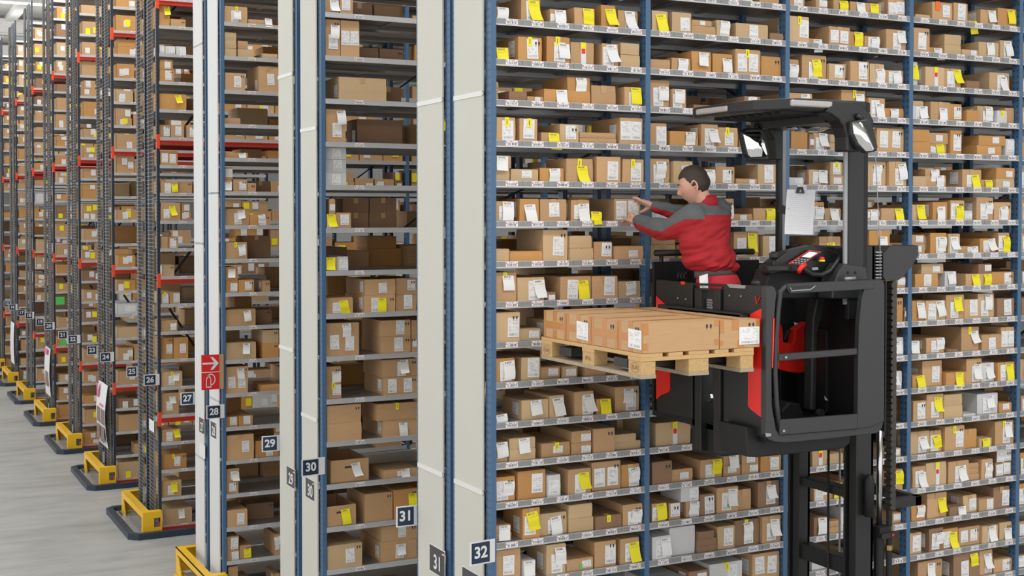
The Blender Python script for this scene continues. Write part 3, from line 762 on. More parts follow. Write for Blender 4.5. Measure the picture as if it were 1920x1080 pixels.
B4 = {-1: '1246,1340,24,k;1350,1476,110,LO;1480,1566,116,L;1572,1640,20,Y;1660,1756,94,W;1762,1884,112,oY',
 0: '1230,1330,148,L;1334,1432,38,oW;1434,1536,62,k;1434,1536,62,k,63;1540,1644,40,kL;1650,1774,96,kLW;1778,1848,114,kLW',
 1: '1228,1276,150,gY;1310,1428,122,kR;1444,1548,122,LY;1560,1640,50,d;1720,1846,114,kLW',
 2: '1234,1330,86,gLW;1236,1302,28,k,87;1340,1460,114,LW;1466,1546,108,oL;1562,1644,72,o;1648,1746,104,kLW;1750,1812,78,gy;1816,1880,100',
 3: '1230,1342,72,o;1230,1338,74,o,73;1344,1456,62,LY;1344,1464,68,tL,63;1466,1534,148,oL;1640,1792,62,oL;1650,1812,60,oL,63;1816,1884,106,gL',
 4: '1230,1312,66,k;1318,1446,74,W;1318,1410,36,tW,75;1540,1656,112,LY;1660,1738,50,Y;1742,1856,58,kL;1742,1858,66,oL,59',
 5: '1232,1324,98,kY;1350,1440,114,oLW;1460,1546,124,LY;1550,1618,60,gL;1630,1736,142,LW;1740,1844,112,LW',
 6: '1232,1320,62,L;1236,1318,56,L,63;1350,1450,128,oLW;1454,1524,122,kLF;1530,1650,42,LW;1654,1756,88,oLW;1760,1832,122,YL',
 7: '1260,1402,82,oL;1300,1438,60,kL,83;1440,1514,92,gW;1560,1726,72,YY;1640,1722,60,dL,73;1728,1870,78,oL',
 8: '1230,1308,126,oW;1312,1434,122,kLF;1438,1548,152,LY;1552,1640,118,L;1644,1748,148,kLW;1752,1856,114,dL',
 9: '1228,1288,84,oW;1330,1440,94,LF;1444,1512,18,d;1540,1650,148,Wy;1656,1776,94,L;1780,1880,132,LL',
 10: '1228,1302,78,oY;1306,1430,158,L;1434,1560,78,oY;1564,1660,152,LW;1664,1750,118,gLW;1754,1866,114,oLY',
 11: '1228,1312,126,L;1316,1420,158,LY;1424,1538,76,k;1424,1538,70,k,77;1542,1620,14,gL;1640,1768,128,gLW;1770,1848,60,oL',
 12: '1228,1350,138,kLW;1354,1426,132,LY;1430,1552,152,Ly;1556,1638,118,o;1642,1720,54,kLY;1740,1876,148,LWy',
 13: '1226,1310,132,LW;1314,1440,144,kR;1450,1576,134,LW;1580,1648,40;1580,1648,32,t,41;1582,1648,32,t,74;1654,1726,122,LW;1756,1862,86,dLL;1760,1860,80,dLL,87',
 14: '1226,1312,94,oW;1330,1452,154,Y;1458,1566,54,dW;1560,1644,108,kL;1648,1742,74,L;1745,1846,132,dL',
 15: '1222,1294,132,kL;1330,1420,144,dLW;1424,1522,124,oLY;1526,1656,114,LL;1660,1758,104,kLW;1776,1858,106,kW',
 16: '1260,1412,154,LW;1480,1646,162,dLY;1650,1732,152,LW;1740,1860,78,L'}
BAYNAME = ['', 'first bay', 'second bay', 'third bay', 'fourth bay', 'last bay']
def line_y(r, x): return 404+(45.3+76.2*r-404)*(5605-x)/(5605-923)
for bi, (tab, ox) in enumerate(((B1, 900), (B2, 900), (B3, 1340), (B4, 1340))):
    xa, xb = X0+E32[bi]+.022, X0+E32[bi+1]-.022
    first = min(tab)
    for r_, s in tab.items():
        z = Z0_32-DZ_32*r_+.039; its = []
        for (a, c, bb, h, tg) in parse(s):
            pa, pc = ox+K*a, ox+K*c; pm = (pa+pc)/2; y = line_y(r_, pm)
            XA, XC = PY(pa, y, Y32+.02).x, PY(pc, y, Y32+.02).x
            sc = 284.5*(5605-pm)/4682
            # a box front seen on a level shelf: height read along the vertical
            its.append((XA, XC, bb*K/sc, min(h*K/sc, .222-min(bb*K/sc, .1)), tg))
        place_row(its, Y32, z, 'shelf %s down, %s' % (NUM[r_-first+1], BAYNAME[bi+1]), 'small boxes on the near rack', .26, .48, xa, xb)
xa = X0+E32[4]+.022
for r_ in range(-2, 17):
    z = Z0_32-DZ_32*r_+.039; h = rnd.uniform(.09, .2); wd = rnd.uniform(.11, .16)
    if rnd.random() < .9: place_row([(xa+rnd.uniform(.004, .03), xa+.03+wd, 0, h, rnd.choice(['tLW', 'oLY', 'tL', 'kLW', 'dL']))], Y32, z, 'shelf %s down, last bay' % NUM[r_+3], 'small boxes on the near rack', .3, .45, xa, xa+.4)

# ---- racks 30 and 28
R30 = {(9-7): ''}
def level_z(n): return 5.46+.388*n
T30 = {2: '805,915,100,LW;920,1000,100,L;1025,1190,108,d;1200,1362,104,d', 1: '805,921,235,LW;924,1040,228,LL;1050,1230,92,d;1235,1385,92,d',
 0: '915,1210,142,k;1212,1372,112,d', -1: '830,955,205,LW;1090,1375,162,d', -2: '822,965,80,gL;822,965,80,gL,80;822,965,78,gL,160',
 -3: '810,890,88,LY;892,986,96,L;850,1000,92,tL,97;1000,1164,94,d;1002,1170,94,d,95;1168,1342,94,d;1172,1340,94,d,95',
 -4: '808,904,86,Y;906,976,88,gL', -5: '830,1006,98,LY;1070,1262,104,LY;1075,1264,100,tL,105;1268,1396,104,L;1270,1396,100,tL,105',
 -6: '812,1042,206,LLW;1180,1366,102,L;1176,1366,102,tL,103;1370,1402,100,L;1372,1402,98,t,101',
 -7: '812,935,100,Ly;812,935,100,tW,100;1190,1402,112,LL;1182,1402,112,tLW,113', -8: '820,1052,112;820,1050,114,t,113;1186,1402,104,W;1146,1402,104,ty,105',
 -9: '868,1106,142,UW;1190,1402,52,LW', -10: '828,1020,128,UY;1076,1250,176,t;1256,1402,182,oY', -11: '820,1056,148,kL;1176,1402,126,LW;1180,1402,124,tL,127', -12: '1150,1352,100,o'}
def far_rows(tab, k, group, rackname, ox=360, ztop=None):
    Y = RY[k]; fl = 10004/(X0 and (603.2+270 if k == 1 else 415.3+270))
    for n, s in tab.items():
        zb = (5.46+.388*n); z = zb+.039; its = []
        for (a, c, bb, h, tg) in parse(s):
            pa, pc = ox+K*a, ox+K*c; pm = (pa+pc)/2
            P = PY(pm, 404, Y); fw = P.x*SN+P.y*CS; sc = F/fw
            y = 404-(z-H)*F/fw
            its.append((PY(pa, y, Y+.02).x, PY(pc, y, Y+.02).x, bb*K/sc, min(h*K/sc, .33-min(bb*K/sc, .22)), tg))
        place_row(its, Y, z, 'shelf %s down, %s' % (NUM[(3 if k == 1 else 4)-n], rackname), group, .35, .55, X0+.045, X0+2.2)
far_rows(T30, 1, 'boxes on the rack marked thirty', 'rack thirty')
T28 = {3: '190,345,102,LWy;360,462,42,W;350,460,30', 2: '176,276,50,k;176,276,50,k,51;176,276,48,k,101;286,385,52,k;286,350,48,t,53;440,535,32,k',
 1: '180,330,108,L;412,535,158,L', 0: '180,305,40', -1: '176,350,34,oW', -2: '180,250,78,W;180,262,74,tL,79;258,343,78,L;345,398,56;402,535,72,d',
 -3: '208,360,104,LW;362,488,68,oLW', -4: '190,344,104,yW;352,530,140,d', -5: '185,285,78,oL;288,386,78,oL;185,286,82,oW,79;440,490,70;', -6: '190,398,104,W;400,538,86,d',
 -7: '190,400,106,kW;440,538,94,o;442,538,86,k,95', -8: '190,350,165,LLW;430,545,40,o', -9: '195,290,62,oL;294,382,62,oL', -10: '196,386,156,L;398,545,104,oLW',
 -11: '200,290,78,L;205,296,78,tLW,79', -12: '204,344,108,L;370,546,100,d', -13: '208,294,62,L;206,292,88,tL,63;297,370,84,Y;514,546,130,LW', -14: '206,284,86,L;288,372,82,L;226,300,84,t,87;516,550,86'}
far_rows(T28, 2, 'boxes on the rack marked twenty-eight', 'rack twenty-eight')
# ---- rack 26 (main-image pixels)
T26 = {4: '292,319,40,oY;320,348,14', 3: '293,309,16,gL;310,329,15,gL;330,349,15,gL', 2: '294,326,23,oL;294,324,18,oL,23', 1: '293,350,30,oY', 0: '294,320,24,L;321,346,24,L;350,368,24,L',
 -1: '295,333,27,oLL', -2: '295,335,22,YL;336,361,22', -3: '295,337,34,YL', -4: '296,315,22;316,335,22,L', -5: '306,328,21,k', -6: '297,317,22,kLy;318,338,22,L', -7: '297,333,21,W',
 -8: '297,325,40,oL;326,353,40,oL', -9: '298,342,28,kLWy', -10: '299,336,40,LW', -11: '299,339,24,YL', -12: '302,351,27,oLy', -13: '302,341,30,YL', -14: '308,361,28,kW'}
K_ = K; K = 1.0
def rows26():
    Y = RY[3]
    for n, s in T26.items():
        z = 5.50+.388*n+.039; its = []
        for (a, c, bb, h, tg) in parse(s):
            pm = (a+c)/2; P = PY(pm, 404, Y); fw = P.x*SN+P.y*CS; sc = F/fw; y = 404-(z-H)*F/fw
            its.append((PY(a, y, Y+.02).x, PY(c, y, Y+.02).x, bb/sc, min(h/sc, .335-min(bb/sc, .2)), tg))
        place_row(its, Y, z, 'shelf %s down, rack twenty-six' % NUM[5-n] if 5-n < 19 else 'bottom shelf, rack twenty-six', 'boxes on the rack marked twenty-six', .35, .55, X0+.045, X0+1.6)
rows26(); K = K_

# ---- all the other cartons, too small or too hidden to pick apart, as one object
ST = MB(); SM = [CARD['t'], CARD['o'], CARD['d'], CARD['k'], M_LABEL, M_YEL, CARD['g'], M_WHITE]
def sbox(x0, x1, y0, y1, z, h, mi, lab=True, face=-1):
    ST.box(x0, x1, y0, y1, z, z+h, mi)
    g = .003; yy = y0 if face < 0 else y1
    if lab:
        for i in range(rnd.choice([1, 1, 2, 2])):
            w_ = min(.085, (x1-x0)*.6); h_ = min(.11, h*.7); cx = rnd.uniform(x0+w_/2, x1-w_/2); cz = z+rnd.uniform(h_/2, h-h_/2)
            e = .004+.001*i; mi2 = 5 if rnd.random() < .22 else 4 if rnd.random() < .7 else 7
            y_ = yy+face*e
            qd = [(cx-w_/2, y_, cz-h_/2), (cx+w_/2, y_, cz-h_/2), (cx+w_/2, y_, cz+h_/2), (cx-w_/2, y_, cz+h_/2)]
            ST.quad(qd if face < 0 else qd[::-1], mi2)
def fill(xa, xb, Yf, z, hmax, wlo, whi, dep, p=.85, face=-1, lab=True, shift=0):
    x = xa+rnd.uniform(.01, .06)
    while x < xb-.1:
        w_ = rnd.uniform(wlo, whi); w_ = min(w_, xb-x-.01)
        if w_ < .08: break
        if rnd.random() < p:
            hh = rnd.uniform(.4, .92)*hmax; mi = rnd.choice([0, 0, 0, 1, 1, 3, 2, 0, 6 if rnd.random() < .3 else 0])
            d_ = rnd.uniform(.6, 1)*dep
            y0, y1 = (Yf+.02, Yf+.02+d_) if face < 0 else (Yf-.02-d_, Yf-.02)
            if hh > .2*1 and rnd.random() < .4:
                h1 = hh*rnd.uniform(.4, .6); sbox(x, x+w_, y0, y1, z, h1-.002, mi, lab, face); sbox(x, x+w_*rnd.uniform(.8, 1), y0, y1, z+h1, hh-h1, mi, lab, face)
            else: sbox(x, x+w_, y0, y1, z, hh, mi, lab, face)
        x += w_+rnd.uniform(.004, .03)
# rear halves of the racks
for r_ in range(-2, 17):
    z = Z0_32-DZ_32*r_+.039
    for bi in range(5): fill(X0+E32[bi]+.03, X0+E32[bi+1]-.03, Y32+1.25, z, .21, .12, .24, .5, .62, 1)
for k, E in ((1, E30), (2, E28)):
    for n in range(-14, 10):
        z = level_z(n)+.039
        for bi in range(len(E)-1):
            if n > -13 and n < 6: fill(X0+E[bi]+.05, X0+E[bi+1]-.05, RY[k]+(1.3 if k == 1 else 1.32), z, .33, .2, .4, .55, .5, 1)
            if bi > 0: fill(X0+E[bi]+.05, X0+E[bi+1]-.05, RY[k], z, .33, .2, .4, .5, .8)
            elif n > -13 and n < 6: fill(X0+(1.35 if k == 1 else .95), X0+E[1]-.05, RY[k], z, .33, .2, .4, .5, .8)
            if bi == 0 and n >= (3 if k == 1 else 4): fill(X0+.05, X0+1.3, RY[k], z, .33, .2, .4, .5, .8)
for k in range(3, 10):
    for n in range(-14, 9 if k > 3 else 10):
        z = 5.50+.388*n+.039
        if k == 3:
            if -14 <= n <= 4: fill(X0+.80, X0+2.4, RY[k], z, .33, .25, .5, .5, .8)
            else: fill(X0+.06, X0+2.4, RY[k], z, .33, .25, .5, .5, .85)
        else: fill(X0+.06, X0+1.3, RY[k], z, .33, .22, .5, .5, .9)
        fill(X0+.06, X0+1.3, RY[k]+DM, z, .33, .3, .5, .55, .75, 1)
# beyond the 294 largest, the cartons join that object, with their labels and tags
CARTONS.sort(key=lambda t: -t[1])
bpy.context.view_layer.update()
def absorb(o):
    for ob in [o]+[c for c in CH.get(o.name, [])]:
        me = ob.data; M = (o.matrix_basis if ob is o else o.matrix_basis @ ob.matrix_basis); base = len(ST.v)
        ST.v += [M @ v.co for v in me.vertices]; ul = me.uv_layers.active
        for p_ in me.polygons:
            m_ = me.materials[p_.material_index]
            if m_ not in SM: SM.append(m_)
            if ul: ST.uv[len(ST.f)] = [tuple(ul.data[li].uv) for li in p_.loop_indices]
            ST.f.append([base+i for i in p_.vertices]); ST.m.append(SM.index(m_))
CH = {}
for ob in D.objects:
    if ob.parent: CH.setdefault(ob.parent.name, []).append(ob)
dead = []
for o, s_ in CARTONS[294:]:
    absorb(o); dead += CH.get(o.name, [])+[o]
D.batch_remove(dead)
tag(ST.build('cardboard_boxes', SM), 'all the smaller cartons on the far racks and the rear shelves', 'boxes', kind='stuff')
# ================================================================ pallet and its cartons
PX0, PX1, PY0, PY1, PZ = 3.98, 4.78, 6.125, 7.325, 3.513
pal = empty('pallet', ((PX0+PX1)/2, (PY0+PY1)/2, PZ)); tag(pal, 'wooden pallet raised on the truck forks, loaded with cartons', 'pallet')
PO = pal.location
def pb(name, m, x0, x1, y0, y1, z0, z1):
    b = MB(); b.box(x0, x1, y0, y1, PZ+z0, PZ+z1); return b.build(name, m, pal, PO, bevel=.002)
bw = [.145, .10, .145, .10, .145]; gap = (.8-sum(bw))/4; x = PX0
for i, w_ in enumerate(bw):
    pb('deck_board', M_WOOD, x, x+w_, PY0, PY1, .122, .144); x += w_+gap
for y0, y1 in ((PY0, PY0+.145), ((PY0+PY1)/2-.0725, (PY0+PY1)/2+.0725), (PY1-.145, PY1)): pb('stringer_board', M_WOOD, PX0, PX1, y0, y1, .1, .122)
for xi, (x0, x1) in enumerate(((PX0, PX0+.1), ((PX0+PX1)/2-.0725, (PX0+PX1)/2+.0725), (PX1-.1, PX1))):
    pb('bottom_board', M_WOODD, x0, x1, PY0, PY1, 0, .022)
    for y0, y1 in ((PY0+.003, PY0+.142), ((PY0+PY1)/2-.07, (PY0+PY1)/2+.07), (PY1-.142, PY1-.003)):
        bl = pb('block', M_CHIP, x0+.002, x1-.002, y0, y1, .022, .1)
        if xi == 0:
            b = MB(); yc = (y0+y1)/2; X_ = x0+.0015
            n = 20
            for i in range(n):
                a0, a1 = 2*_m.pi*i/n, 2*_m.pi*(i+1)/n
                if y0 > PY0+.3 and y0 < PY0+.8: break
                b.add([(X_, yc+.045*_m.cos(a0), PZ+.061+.03*_m.sin(a0)), (X_, yc+.045*_m.cos(a1), PZ+.061+.03*_m.sin(a1)), (X_, yc+.041*_m.cos(a1), PZ+.061+.027*_m.sin(a1)), (X_, yc+.041*_m.cos(a0), PZ+.061+.027*_m.sin(a0))], [(0, 1, 2, 3)])
            put_text(b, 'EUR' if len(b.f) else 'EPAL', .034, (X_-.0005, yc, PZ+.061), (0, -1, 0), (0, 0, 1), bold=.01)
            b.build('burnt_stamp', M_STAMP, bl, PO)
def pcarton(label, x0, x1, y0, y1, h, lab_face=None, taped=True):
    z = PZ+.146; b = MB(); cx, cy = (x0+x1)/2, (y0+y1)/2; r = random.Random(int(cx*1000+cy*77))
    w_, d_ = x1-x0, y1-y0
    b.box(-w_/2, w_/2, -d_/2, d_/2, 0, h-.004)
    if w_ > d_: b.box(-w_/2+.001, w_/2-.001, -d_/2+.001, -.001, h-.004, h); b.box(-w_/2+.001, w_/2-.001, .001, d_/2-.001, h-.004, h)
    else: b.box(-w_/2+.001, -.001, -d_/2+.001, d_/2-.001, h-.004, h); b.box(.001, w_/2-.001, -d_/2+.001, d_/2-.001, h-.004, h)
    o = b.build('cardboard_box', CARD['t'], loc=(cx, cy, z), bevel=.003); tag(o, label, 'box', 'cartons loaded on the pallet')
    e = .0012
    t = MB()
    if w_ > d_:      # taped end faces -x
        X_ = -w_/2
        t.box(X_-e, X_, -.025, .025, 0.0, .055); t.box(X_-e, X_, -.025, .025, h-.06, h)
        for s_ in (-1, 1): t.box(X_-e, X_, s_*d_/2-(.028 if s_ > 0 else 0), s_*d_/2+(.028 if s_ < 0 else 0), .0, h)
        t.box(X_-e*1.6, X_, -d_/2+.002, d_/2-.002, h*.36, h*.62)
        t.box(X_, X_+.035, -d_/2-e, -d_/2, h*.1, h*.32); t.box(X_, X_+.035, -d_/2-e, -d_/2, h*.6, h*.99)
        t.box(w_/2-.035, w_/2, -d_/2-e, -d_/2, h*.15, h*.35); t.box(w_/2-.035, w_/2, -d_/2-e, -d_/2, h*.8, h*.99)
        t.box(-w_/2, w_/2, -.025, .025, h, h+e)
    else:
        Y_ = -d_/2
        t.box(-.06, -.01, Y_-e, Y_, h-.06, h); t.box(-w_/2, -w_/2+.03, Y_-e, Y_, h*.55, h); t.box(w_/2-.03, w_/2, Y_-e, Y_, h*.6, h); t.box(-w_/2, -w_/2+.025, Y_-e, Y_, .02, h*.3); t.box(-.02, .03, Y_-e, Y_, .0, .05)
        t.box(-.06, -.01, -d_/2, d_/2, h, h+e)
    t.build('packing_tape', M_TAPE2, o)
    if lab_face == 'x':
        q = MB(); X_ = -w_/2-.003; q.quad([(X_, .02, .025), (X_, -.12, .02), (X_, -.12, .13), (X_, .02, .135)]); q.build('shipping_label', M_LABEL, o)
    if lab_face == 'y':
        q = MB(); Y_ = -d_/2-.003; x_ = w_/2-.005; q.quad([(x_-.15, Y_, .02), (x_, Y_, .02), (x_, Y_, .125), (x_-.15, Y_, .125)]); q.build('shipping_label', M_LABEL, o)
    q = MB()
    for i in range(2):
        if w_ > d_:
            y_ = -d_/2+.05+i*.025; q.box(-w_/2-.0016, -w_/2-.001, y_-.007, y_+.007, h-.05, h-.03); q.box(-w_/2-.0016, -w_/2-.001, y_-.002, y_+.002, h-.06, h-.05)
            x_ = w_/2-.06-i*.028; q.box(x_-.007, x_+.007, -d_/2-.0012, -d_/2-.0006, h-.045, h-.025); q.box(x_-.002, x_+.002, -d_/2-.0012, -d_/2-.0006, h-.055, h-.045)
        else:
            x_ = w_/2-.05-i*.028; q.box(x_-.007, x_+.007, -d_/2-.0012, -d_/2-.0006, h-.04, h-.022); q.box(x_-.002, x_+.002, -d_/2-.0012, -d_/2-.0006, h-.05, h-.04)
    q.build('handling_marks', M_INK, o)
    return o
yb = [PY(0, 0, 1)]*0
def yat(px, py=640): return PX(px, py, PX0+.01).y
e0 = PY0+.002; cuts = [e0, yat(1158.5), yat(1108), yat(1061.5), yat(1019.5)]
xs = PX0+.012; xm = PY(1348.5, 640, PY0).x; xe = PY(1425, 640, PY0).x
pcarton('nearest long pallet carton, white label on its taped end', xs, xm, cuts[0], cuts[1]-.003, .176, 'x')
pcarton('second long pallet carton, taped end without a label', xs, xm, cuts[1]+.003, cuts[2]-.003, .172)
pcarton('third long pallet carton, tilted white label on its end', xs, xm, cuts[2]+.003, cuts[3]-.003, .174, 'x')
pcarton('farthest long pallet carton, beside the rack, taped end', xs, xm, cuts[3]+.003, cuts[4], .172)
pcarton('pallet carton next to the truck, large white label in front', xm+.006, xe, PY0+.002, PY0+.57, .17, 'y')
pcarton('rear pallet carton next to the truck, behind the labelled one', xm+.006, xe, PY0+.58, PY0+1.14, .168)
q = MB(); q.box(xs+.04, xs+.2, cuts[2]-.03, cuts[2]-.015, PZ+.146+.1735, PZ+.146+.1745)

# ================================================================ order picking truck
TY0, TY1 = 6.10, 7.40; XC = PY(1436, 640, TY0).x; XE = PY(1658, 640, TY0).x; YM = (TY0+TY1)/2
tr = empty('order_picker_truck', (5.3, YM, 0)); tag(tr, 'black and red high-level order picker with its cab raised', 'forklift')
TO = tr.location
def part(mb, name, m, parent=None, **k): return mb.build(name, m, parent or tr, TO, **k)
def polyY(mb, pts, Y, th, mi=0, ref=None): mb.prism([PY(px, py, ref or Y)+Vector((0, 0 if ref is None else Y-ref, 0)) for px, py in pts], (0, th, 0), mi)
def polyX(mb, pts, X, th, mi=0): mb.prism([PX(px, py, X) for px, py in pts], (th, 0, 0), mi)
def zY(py, px=1500, Y=TY0): return PY(px, py, Y).z
zfl = zY(806, 1530)           # cab floor height
# front panel (faces the load), four slabs round the middle slot
b = MB(); polyX(b, [(1230, 524), (1298, 530.5), (1298, 785), (1237, 773), (1231, 768)], XC, .03)
polyX(b, [(1356, 533), (1437, 536.5), (1437, 821), (1356, 803)], XC, .03)
polyX(b, [(1298, 530.5), (1356, 533), (1356, 537.5), (1298, 534.5)], XC, .03); part(b, 'front_panel', M_BLK, bevel=.004)
b = MB(); polyX(b, [(1298, 534.5), (1356, 537.5), (1356, 803), (1298, 785)], XC+.16, .02); part(b, 'slot_backing', M_BLK2)
b = MB()
for p0, p1 in ((1302, 1314), (1337, 1350)): polyX(b, [(p0, 543), (p1, 544), (p1, 852 if p0 > 1320 else 846), (p0, 849 if p0 > 1320 else 842)], XC-.015, .1)
polyX(b, [(1302, 540), (1350, 542), (1350, 546), (1302, 544)], XC-.01, .06); part(b, 'fork_mast_rail', M_BLK, bevel=.004)
b = MB(); polyX(b, [(1298, 785), (1356, 803), (1356, 856), (1298, 846)], XC+.03, .12); part(b, 'lower_mast_box', M_BLK2)
cp = PX(1327, 570, XC+.03); b = MB()
for i in range(11):
    z = cp.z+.02-i*.016; b.box(cp.x, cp.x+.02, cp.y-.018-(.008 if i % 2 else 0), cp.y+.018+(.008 if i % 2 else 0), z, z+.012)
tag(part(b, 'lift_chain', M_LGREY), kind='stuff')
b = MB(); c0 = PX(1331.5, 745, XC+.06); b.tube([c0, c0+Vector((-.02, 0, 0))], .035, 16); part(b, 'chain_pulley', M_CHROME)
# red shapes on the front panel
b = MB(); polyX(b, [(1435, 572), (1428, 578), (1407, 589), (1404, 600), (1402, 757), (1403.5, 763), (1409, 769), (1429, 784), (1435, 795)], XC-.006, .005)
part(b, 'red_stripe', M_LRED)
b = MB(); polyX(b, [(1230, 554.6), (1252, 576), (1255, 590), (1256, 730), (1254, 735), (1238, 741.5), (1230.3, 749)], XC-.006, .005); part(b, 'red_stripe', M_LRED)
b = MB(); P0 = PX(1420.5, 563, XC-.004)
b.bar(P0+Vector((0, .022, .024)), P0+Vector((0, .008, -.024)), .006, .003); b.bar(P0+Vector((0, -.026, .022)), P0+Vector((0, .008, -.024)), .006, .003); part(b, 'v_mark', M_LRED)
b = MB()
for px, py in ((1271.5, 559), (1286.5, 561), (1368.7, 554), (1390, 555.5)): p = PX(px, py, XC-.002); b.tube([p, p+Vector((-.006, 0, 0))], .006, 8)
tag(part(b, 'panel_bolts', M_LGREY), kind='stuff')
# near edge strip of the front panel and side frame
b = MB(); polyY(b, [(1437, 537), (1449, 536), (1454, 541), (1456, 549), (1450, 620), (1447, 700), (1447.5, 760), (1455, 805), (1462, 816), (1608, 804), (1646, 793), (1658, 790), (1653, 804), (1645, 812), (1560, 822), (1475, 830), (1455, 829), (1441, 824), (1436, 815)], TY0-.02, .05); part(b, 'side_frame', M_GRY, bevel=.004)
b = MB(); polyY(b, [(1450, 598), (1452.5, 596), (1449.5, 690), (1447.5, 690)], TY0-.024, .004); part(b, 'red_edge', M_LRED)
# swing gate: tube frame, top bar, middle bar, kick plate
b = MB(); b.tube([PY(x, y, TY0-.01) for x, y in ((1484, 537), (1470, 539), (1463, 547), (1459, 580), (1454, 640), (1453, 700), (1456, 760), (1463, 812))], .017, 10); part(b, 'gate_post', M_GRY, smooth=True)
b = MB(); polyY(b, [(1479, 532), (1640, 524.5), (1640, 542), (1483, 550.5), (1478, 546), (1477, 536)], TY0-.035, .035); tb = part(b, 'gate_top_bar', M_GRY, bevel=.004)
b = MB(); polyY(b, [(1482, 538), (1529, 535.5), (1520, 544.5), (1486, 547), (1482, 543)], TY0-.040, .006); part(b, 'grip_recess', M_BLK, tb, bevel=.002)
b = MB(); b.tube([PY(x, y, TY0-.045) for x, y in ((1482, 539.5), (1484, 545.5), (1519, 543), (1528, 536.5))], .004, 6); part(b, 'grip_rim', M_LGREY, tb)
b = MB(); polyY(b, [(1460, 664), (1608, 653), (1608, 665), (1460, 677)], TY0-.02, .03); mb_ = part(b, 'gate_middle_bar', M_GRY, bevel=.004)
b = MB(); b.tube([PY(1474, 670, TY0-.022), PY(1474, 670, TY0-.028)], .008, 10); part(b, 'pivot_bolt', M_LGREY, mb_)
b = MB(); polyY(b, [(1462, 788.5), (1465, 787), (1608, 776), (1608, 804), (1462, 816)], TY0-.03, .02); kp = part(b, 'kick_plate', M_GRY, bevel=.003)
b = MB(); b.tube([PY(1470, 808, TY0-.03), PY(1470, 808, TY0-.038)], .008, 10); part(b, 'pivot_bolt', M_LGREY, kp)
b = MB(); polyY(b, [(1637, 524.5), (1651, 524), (1657, 527), (1659, 535), (1658, 790), (1630, 801), (1608, 804), (1609, 690), (1611, 610), (1616, 560), (1622, 538), (1628, 529)], TY0-.03, .04); rp = part(b, 'side_panel', M_GRY, bevel=.004)
b = MB(); b.box(XE-.012, XE, TY0-.02, TY1, zfl-.05, zY(526, 1658)); part(b, 'rear_wall', M_BLK2)
b = MB(); polyY(b, [(1436, 812), (1446, 813), (1446, 818), (1437, 819)], TY0-.03, .006); part(b, 'corner_clip', M_LGREY)
# floor, underbody, far wall
b = MB(); b.box(XC+.03, XE-.012, TY0+.03, TY1-.03, zfl-.06, zfl-.02); part(b, 'cab_floor', M_BLK2)
b = MB(); polyY(b, [(1398, 800), (1436, 806), (1560, 812), (1597, 808), (1594, 832), (1582, 841), (1500, 850), (1420, 858), (1402, 857)], TY0+.1, .28); part(b, 'underbody', M_BLK2, bevel=.01)
b = MB(); b.box(XC+.03, XE-.012, TY1-.05, TY1-.02, zfl-.02, zfl+1.0); part(b, 'far_gate', M_BLK2)
b = MB(); b.tube([(XC+.05, TY1-.03, zfl+1.06), (XE-.05, TY1-.03, zfl+1.06)], .022, 10); b.tube([(XC+.1, TY1-.03, zfl+.9), (XC+.1, TY1-.03, zfl+1.06)], .015, 8); part(b, 'far_handrail', M_BLK, smooth=True)
# things on the front panel's top edge
b = MB(); p = PX(1278, 524, XC+.05)
for i in range(3): b.tube([p+Vector((.02, -.05+i*.035, .02)), p+Vector((.02, -.03+i*.035, .02))], .032, 14)
sp_ = part(b, 'hose_spool', M_BLK2, smooth=False)
b = MB(); p = PX(1281, 531, XC); b.box(p.x-.004, p.x, p.y-.022, p.y+.022, p.z-.008, p.z+.012); part(b, 'red_button', M_LRED, sp_)
b = MB(); polyX(b, [(1362, 532.5), (1398, 535.5), (1396, 541), (1368, 539.5)], XC-.008, .03); part(b, 'latch_plate', M_LGREY)
kb = PD(1418, 528, 8.0); b = MB(); b.tube([kb+Vector((0, 0, -.1)), kb+Vector((0, 0, -.03))], .02, 10); b.tube([kb+Vector((0, 0, -.035)), kb+Vector((0, 0, -.02)), kb+Vector((0, 0, 0)), kb+Vector((0, 0, .014))], [.02, .035, .033, .015], 14); part(b, 'control_knob', M_BLK, smooth=True)
# ---- load carriage and forks
b = MB(); polyX(b, [(1252, 576), (1392, 590), (1394, 604), (1250, 588)], XC-.06, .04); b.box(XC-.06, XC-.02, PY0+.15, PY1-.15, PZ+.02, PZ+.34); part(b, 'fork_carriage', M_BLK, bevel=.004)
for yy in ((PY0+PY1)/2-.42, (PY0+PY1)/2+.24):
    b = MB(); b.box(PX0+.02, XC-.03, yy, yy+.15, PZ+.045, PZ+.098); b.box(XC-.06, XC-.03, yy, yy+.15, PZ+.02, PZ+.3); part(b, 'fork', M_BLK)
# ---- cabin interior seen through the gate
Yi = 6.85
def inner(name, pts, Y, th, m, bev=.01): b = MB(); polyY(b, pts, Y, th); return part(b, name, m, bevel=bev)
inner('inner_panel', [(1462, 540), (1540, 545), (1536, 600), (1530, 760), (1462, 770)], 6.98, .1, M_BLK)
inner('red_knee_pad', [(1459, 605), (1466, 610), (1468.5, 622), (1469, 640), (1472, 643), (1487, 644), (1489, 640), (1492, 618), (1500, 612), (1520, 601), (1522, 604), (1516, 650), (1513, 690), (1511, 697), (1500, 700), (1480, 698), (1459, 692)], 6.82, .07, M_LRED, .008)
inner('paper_slip', [(1489, 604), (1506, 609), (1492, 620)], 6.9, .002, M_SHEET, 0)
inner('pad_hook', [(1470, 637), (1478, 619), (1493, 617), (1491, 621), (1480, 622), (1474, 638)], 6.86, .03, M_GRY, .003)
inner('inner_pillar', [(1535, 545), (1549, 545), (1543, 590), (1533, 625), (1532, 700), (1530, 770), (1521, 770), (1523, 650), (1524, 600)], 6.55, .08, M_GRY, .01)
